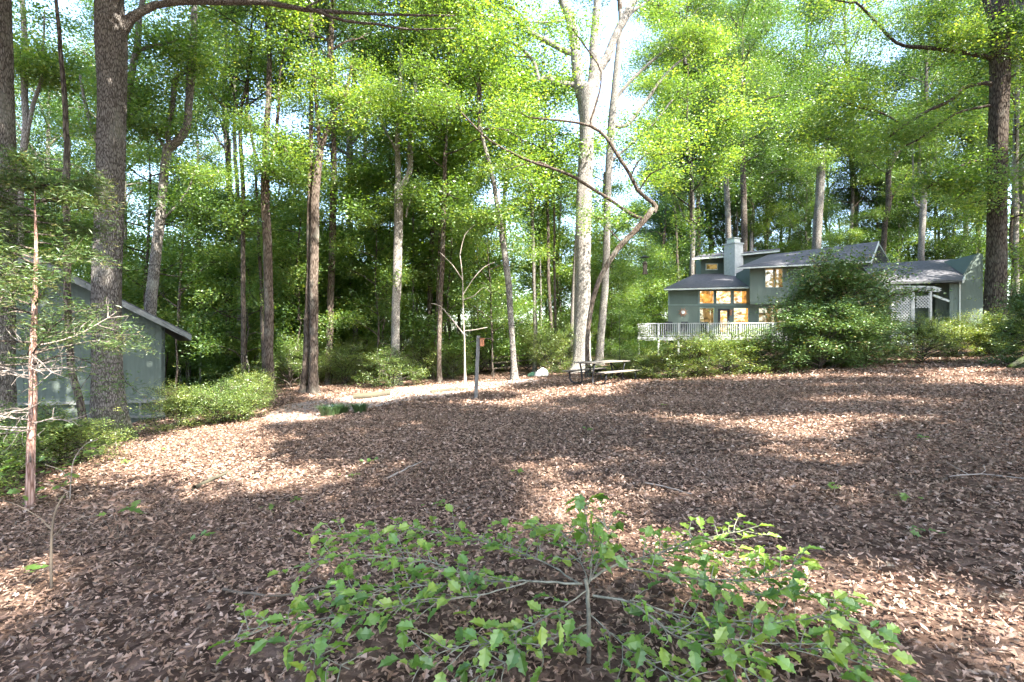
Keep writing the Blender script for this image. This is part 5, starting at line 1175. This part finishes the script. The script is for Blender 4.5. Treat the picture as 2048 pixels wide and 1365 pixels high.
# ------------------------------------------------------------------ holly in the foreground
def holly():
    g = np.random.default_rng(17); base = onground(1178, 2.5)
    root = thing('holly_bush', 'spiny leaved young holly spreading low across the foreground litter', 'holly', base)
    # spiny leaf outline
    side = [(0.0, 0.02), (0.14, 0.20), (0.24, 0.36), (0.34, 0.27), (0.48, 0.41), (0.60, 0.27), (0.74, 0.30), (0.82, 0.13)]
    pts = [(-.12, 0)] + side + [(1.02, 0)] + [(x, -y) for x, y in side[::-1]]; m = len(pts)
    def lf(bend):
        V = np.array([[x, y * .85, abs(y) * .35 - bend * x * x * .25 + .04 * math.sin(9 * x)] for x, y in pts] + [[.25, 0, 0], [.65, 0, -bend * .1]])
        T = []
        for i in range(m):
            j = (i + 1) % m; cx_ = (pts[i][0] + pts[j][0]) / 2; T.append((i, j, m if cx_ < .45 else m + 1))
        # bridge between the two fan centres
        top_i = min(range(1, 9), key=lambda k: abs(pts[k][0] - .45)); bot_i = m - top_i
        T += [(m, top_i + 0, m + 1), (m, m + 1, bot_i)] ; return V, np.array(T)
    meshes = []
    for bend in (0.2, 0.9):
        sv, st = lf(bend)
        for c in (0.1, 0.5, 0.95): meshes.append((sv, st, mk_mesh('leaf', sv, [st], [M['leaf_holly']], False, np.full(len(st), c))))
    def seg(pts_, r0, r1, nm, mat='twig_lichen', sides=7):
        p, r = smooth_path([tuple(Vector(v) - base) for v in pts_], np.linspace(r0, r1, len(pts_)), 0.04); p = p + g.normal(0, .002, p.shape)
        V, Q, c = tube_np(p, r, sides); obj(nm, mk_mesh(nm, V, [Q], [M[mat]], True), root); return p
    D = 2.5
    seg([onground(1178, D) - Vector((0, 0, .05)), P(1178, 1260, D), P(1175, 1200, D), P(1172, 1160, D)], 0.012, 0.009, 'stem')
    leaves = []
    def twig(p0, dirv, L, nl):
        n = 5; pts_ = [np.array(p0)]; dv = np.array(dirv, float)
        for _ in range(n): dv = dv + g.normal(0, .16, 3); dv /= np.linalg.norm(dv); pts_.append(pts_[-1] + dv * L / n)
        V, Q, c = tube_np(np.array(pts_), np.linspace(.0035, .0015, n + 1), 5); tw.append((V, Q))
        for k in range(nl):
            t = (k + .5) / nl; i0 = min(int(t * n), n - 1); c = pts_[i0] + (pts_[i0 + 1] - pts_[i0]) * (t * n - i0)
            az = math.atan2(dv[1], dv[0]) + (1 if k % 2 else -1) * g.uniform(.3, 1.3); leaves.append((c, az, g.uniform(.025, .052)))
        leaves.append((pts_[-1], math.atan2(dv[1], dv[0]), .085))
    tw = []
    top = P(1172, 1165, D)
    main = [  # pixel, depth polylines of the bigger branches
        ([(1165, 1168, 2.5), (1060, 1162, 2.6), (960, 1160, 2.7), (860, 1125, 2.9), (700, 1110, 3.0), (600, 1130, 3.0)], .012),
        ([(1060, 1162, 2.6), (960, 1190, 2.55), (840, 1205, 2.5), (700, 1230, 2.45), (560, 1250, 2.4), (480, 1262, 2.4)], .008),
        ([(1180, 1160, 2.5), (1230, 1130, 2.6), (1300, 1112, 2.8), (1400, 1080, 3.0), (1490, 1060, 3.1)], .013),
        ([(1185, 1192, 2.5), (1260, 1205, 2.4), (1340, 1265, 2.25), (1420, 1300, 2.15), (1540, 1365, 2.0)], .013),
        ([(1230, 1130, 2.6), (1330, 1150, 2.6), (1440, 1160, 2.6), (1560, 1150, 2.6), (1600, 1115, 2.6)], .008),
        ([(1260, 1200, 2.4), (1380, 1235, 2.4), (1520, 1245, 2.35), (1640, 1235, 2.35), (1700, 1230, 2.35)], .008),
        ([(1180, 1160, 2.5), (1184, 1110, 2.5), (1175, 1060, 2.5), (1172, 1000, 2.5)], .007),
        ([(1176, 1170, 2.5), (1205, 1100, 2.5), (1215, 1060, 2.55), (1200, 1030, 2.6)], .006),
        ([(1165, 1170, 2.5), (1080, 1120, 2.8), (1000, 1090, 3.1), (900, 1070, 3.4), (790, 1050, 3.5)], .008),
        ([(1175, 1180, 2.5), (1100, 1230, 2.35), (1000, 1280, 2.25), (900, 1300, 2.2), (820, 1330, 2.15)], .007),
        ([(1340, 1260, 2.25), (1480, 1280, 2.25), (1620, 1300, 2.2), (1760, 1320, 2.15)], .007),
        ([(1175, 1250, 2.5), (1080, 1290, 2.3), (980, 1340, 2.15), (940, 1365, 2.1)], .006),
        ([(1180, 1230, 2.5), (1260, 1300, 2.3), (1330, 1345, 2.15), (1420, 1380, 2.05)], .006),
        ([(1300, 1112, 2.8), (1380, 1100, 3.0), (1480, 1120, 2.9), (1540, 1110, 2.85)], .006),
        ([(860, 1125, 2.9), (760, 1080, 3.2), (660, 1060, 3.3)], .005),
        ([(960, 1160, 2.7), (860, 1170, 2.6), (760, 1180, 2.6), (640, 1180, 2.6)], .005),
        ([(700, 1230, 2.45), (620, 1290, 2.25), (700, 1340, 2.15)], .004),
        ([(1180, 1170, 2.5), (1140, 1080, 2.9), (1100, 1060, 3.2), (1050, 1060, 3.3)], .005),
        ([(1440, 1160, 2.6), (1500, 1190, 2.5), (1580, 1180, 2.5), (1690, 1215, 2.4)], .005),
        ([(1640, 1235, 2.35), (1700, 1280, 2.25), (1780, 1310, 2.15)], .004)]
    for pl, r0 in main:
        p = seg([P(a, b, c) for a, b, c in pl], r0 * .5, .0018, 'branch'); n = len(p)
        L = np.linalg.norm(np.diff(p, axis=0), axis=1).sum(); nt_ = max(5, int(L / .034))
        for k in range(nt_):
            t = 0.18 + 0.82 * (k + g.uniform(0, .8)) / nt_
            if t > 1: t = 1
            i0 = min(int(t * (n - 1)), n - 2); d0 = p[i0 + 1] - p[i0]; d0 = d0 / (np.linalg.norm(d0) + 1e-9)
            sd = np.array([-d0[1], d0[0], 0]) * (1 if k % 2 else -1); twig(p[i0], d0 * .6 + sd * g.uniform(.4, 1) + np.array([0, 0, g.uniform(-.1, .35)]), g.uniform(.07, .2), int(g.integers(2, 5)))
    # nearest leaves as single parts, the rest as one
    g.shuffle(leaves) if False else None
    camp = np.array([0, 0, EYE]) - np.array(base)
    order = sorted(range(len(leaves)), key=lambda k: np.linalg.norm(leaves[k][0] - camp) / leaves[k][2])
    for k in order[:295]:
        c, az, s = leaves[k]; o = obj('leaf', meshes[int(g.integers(0, 6))][2], root, tuple(c), (g.normal(0, .55), g.normal(.1, .55), az + g.normal(0, .3)), (s, s, s))
    rest = order[295:]
    if rest:
        C = np.array([leaves[k][0] for k in rest]); az = np.array([leaves[k][1] for k in rest]); s = np.array([leaves[k][2] for k in rest])
        d, b, nn_ = rot_mats(g, len(rest), .42, az); V, T = place(meshes[0][0], meshes[0][1], C, d, b, nn_, s)
        o = obj('foliage', mk_mesh('foliage', V, [T], [M['leaf_holly']], False, np.repeat(np.clip(g.normal(.5, .22, len(rest)), 0, 1), len(meshes[0][1]))), root); o['kind'] = 'stuff'
    V, Q = join(tw); tag(obj('twigs', mk_mesh('twigs', V, [Q], [M['twig_lichen']], True), root), kind='stuff')
    print('holly leaves', len(leaves))
holly()
print('tris', sum(len(m.polygons) for m in bpy.data.meshes), 'objects', len(bpy.data.objects))
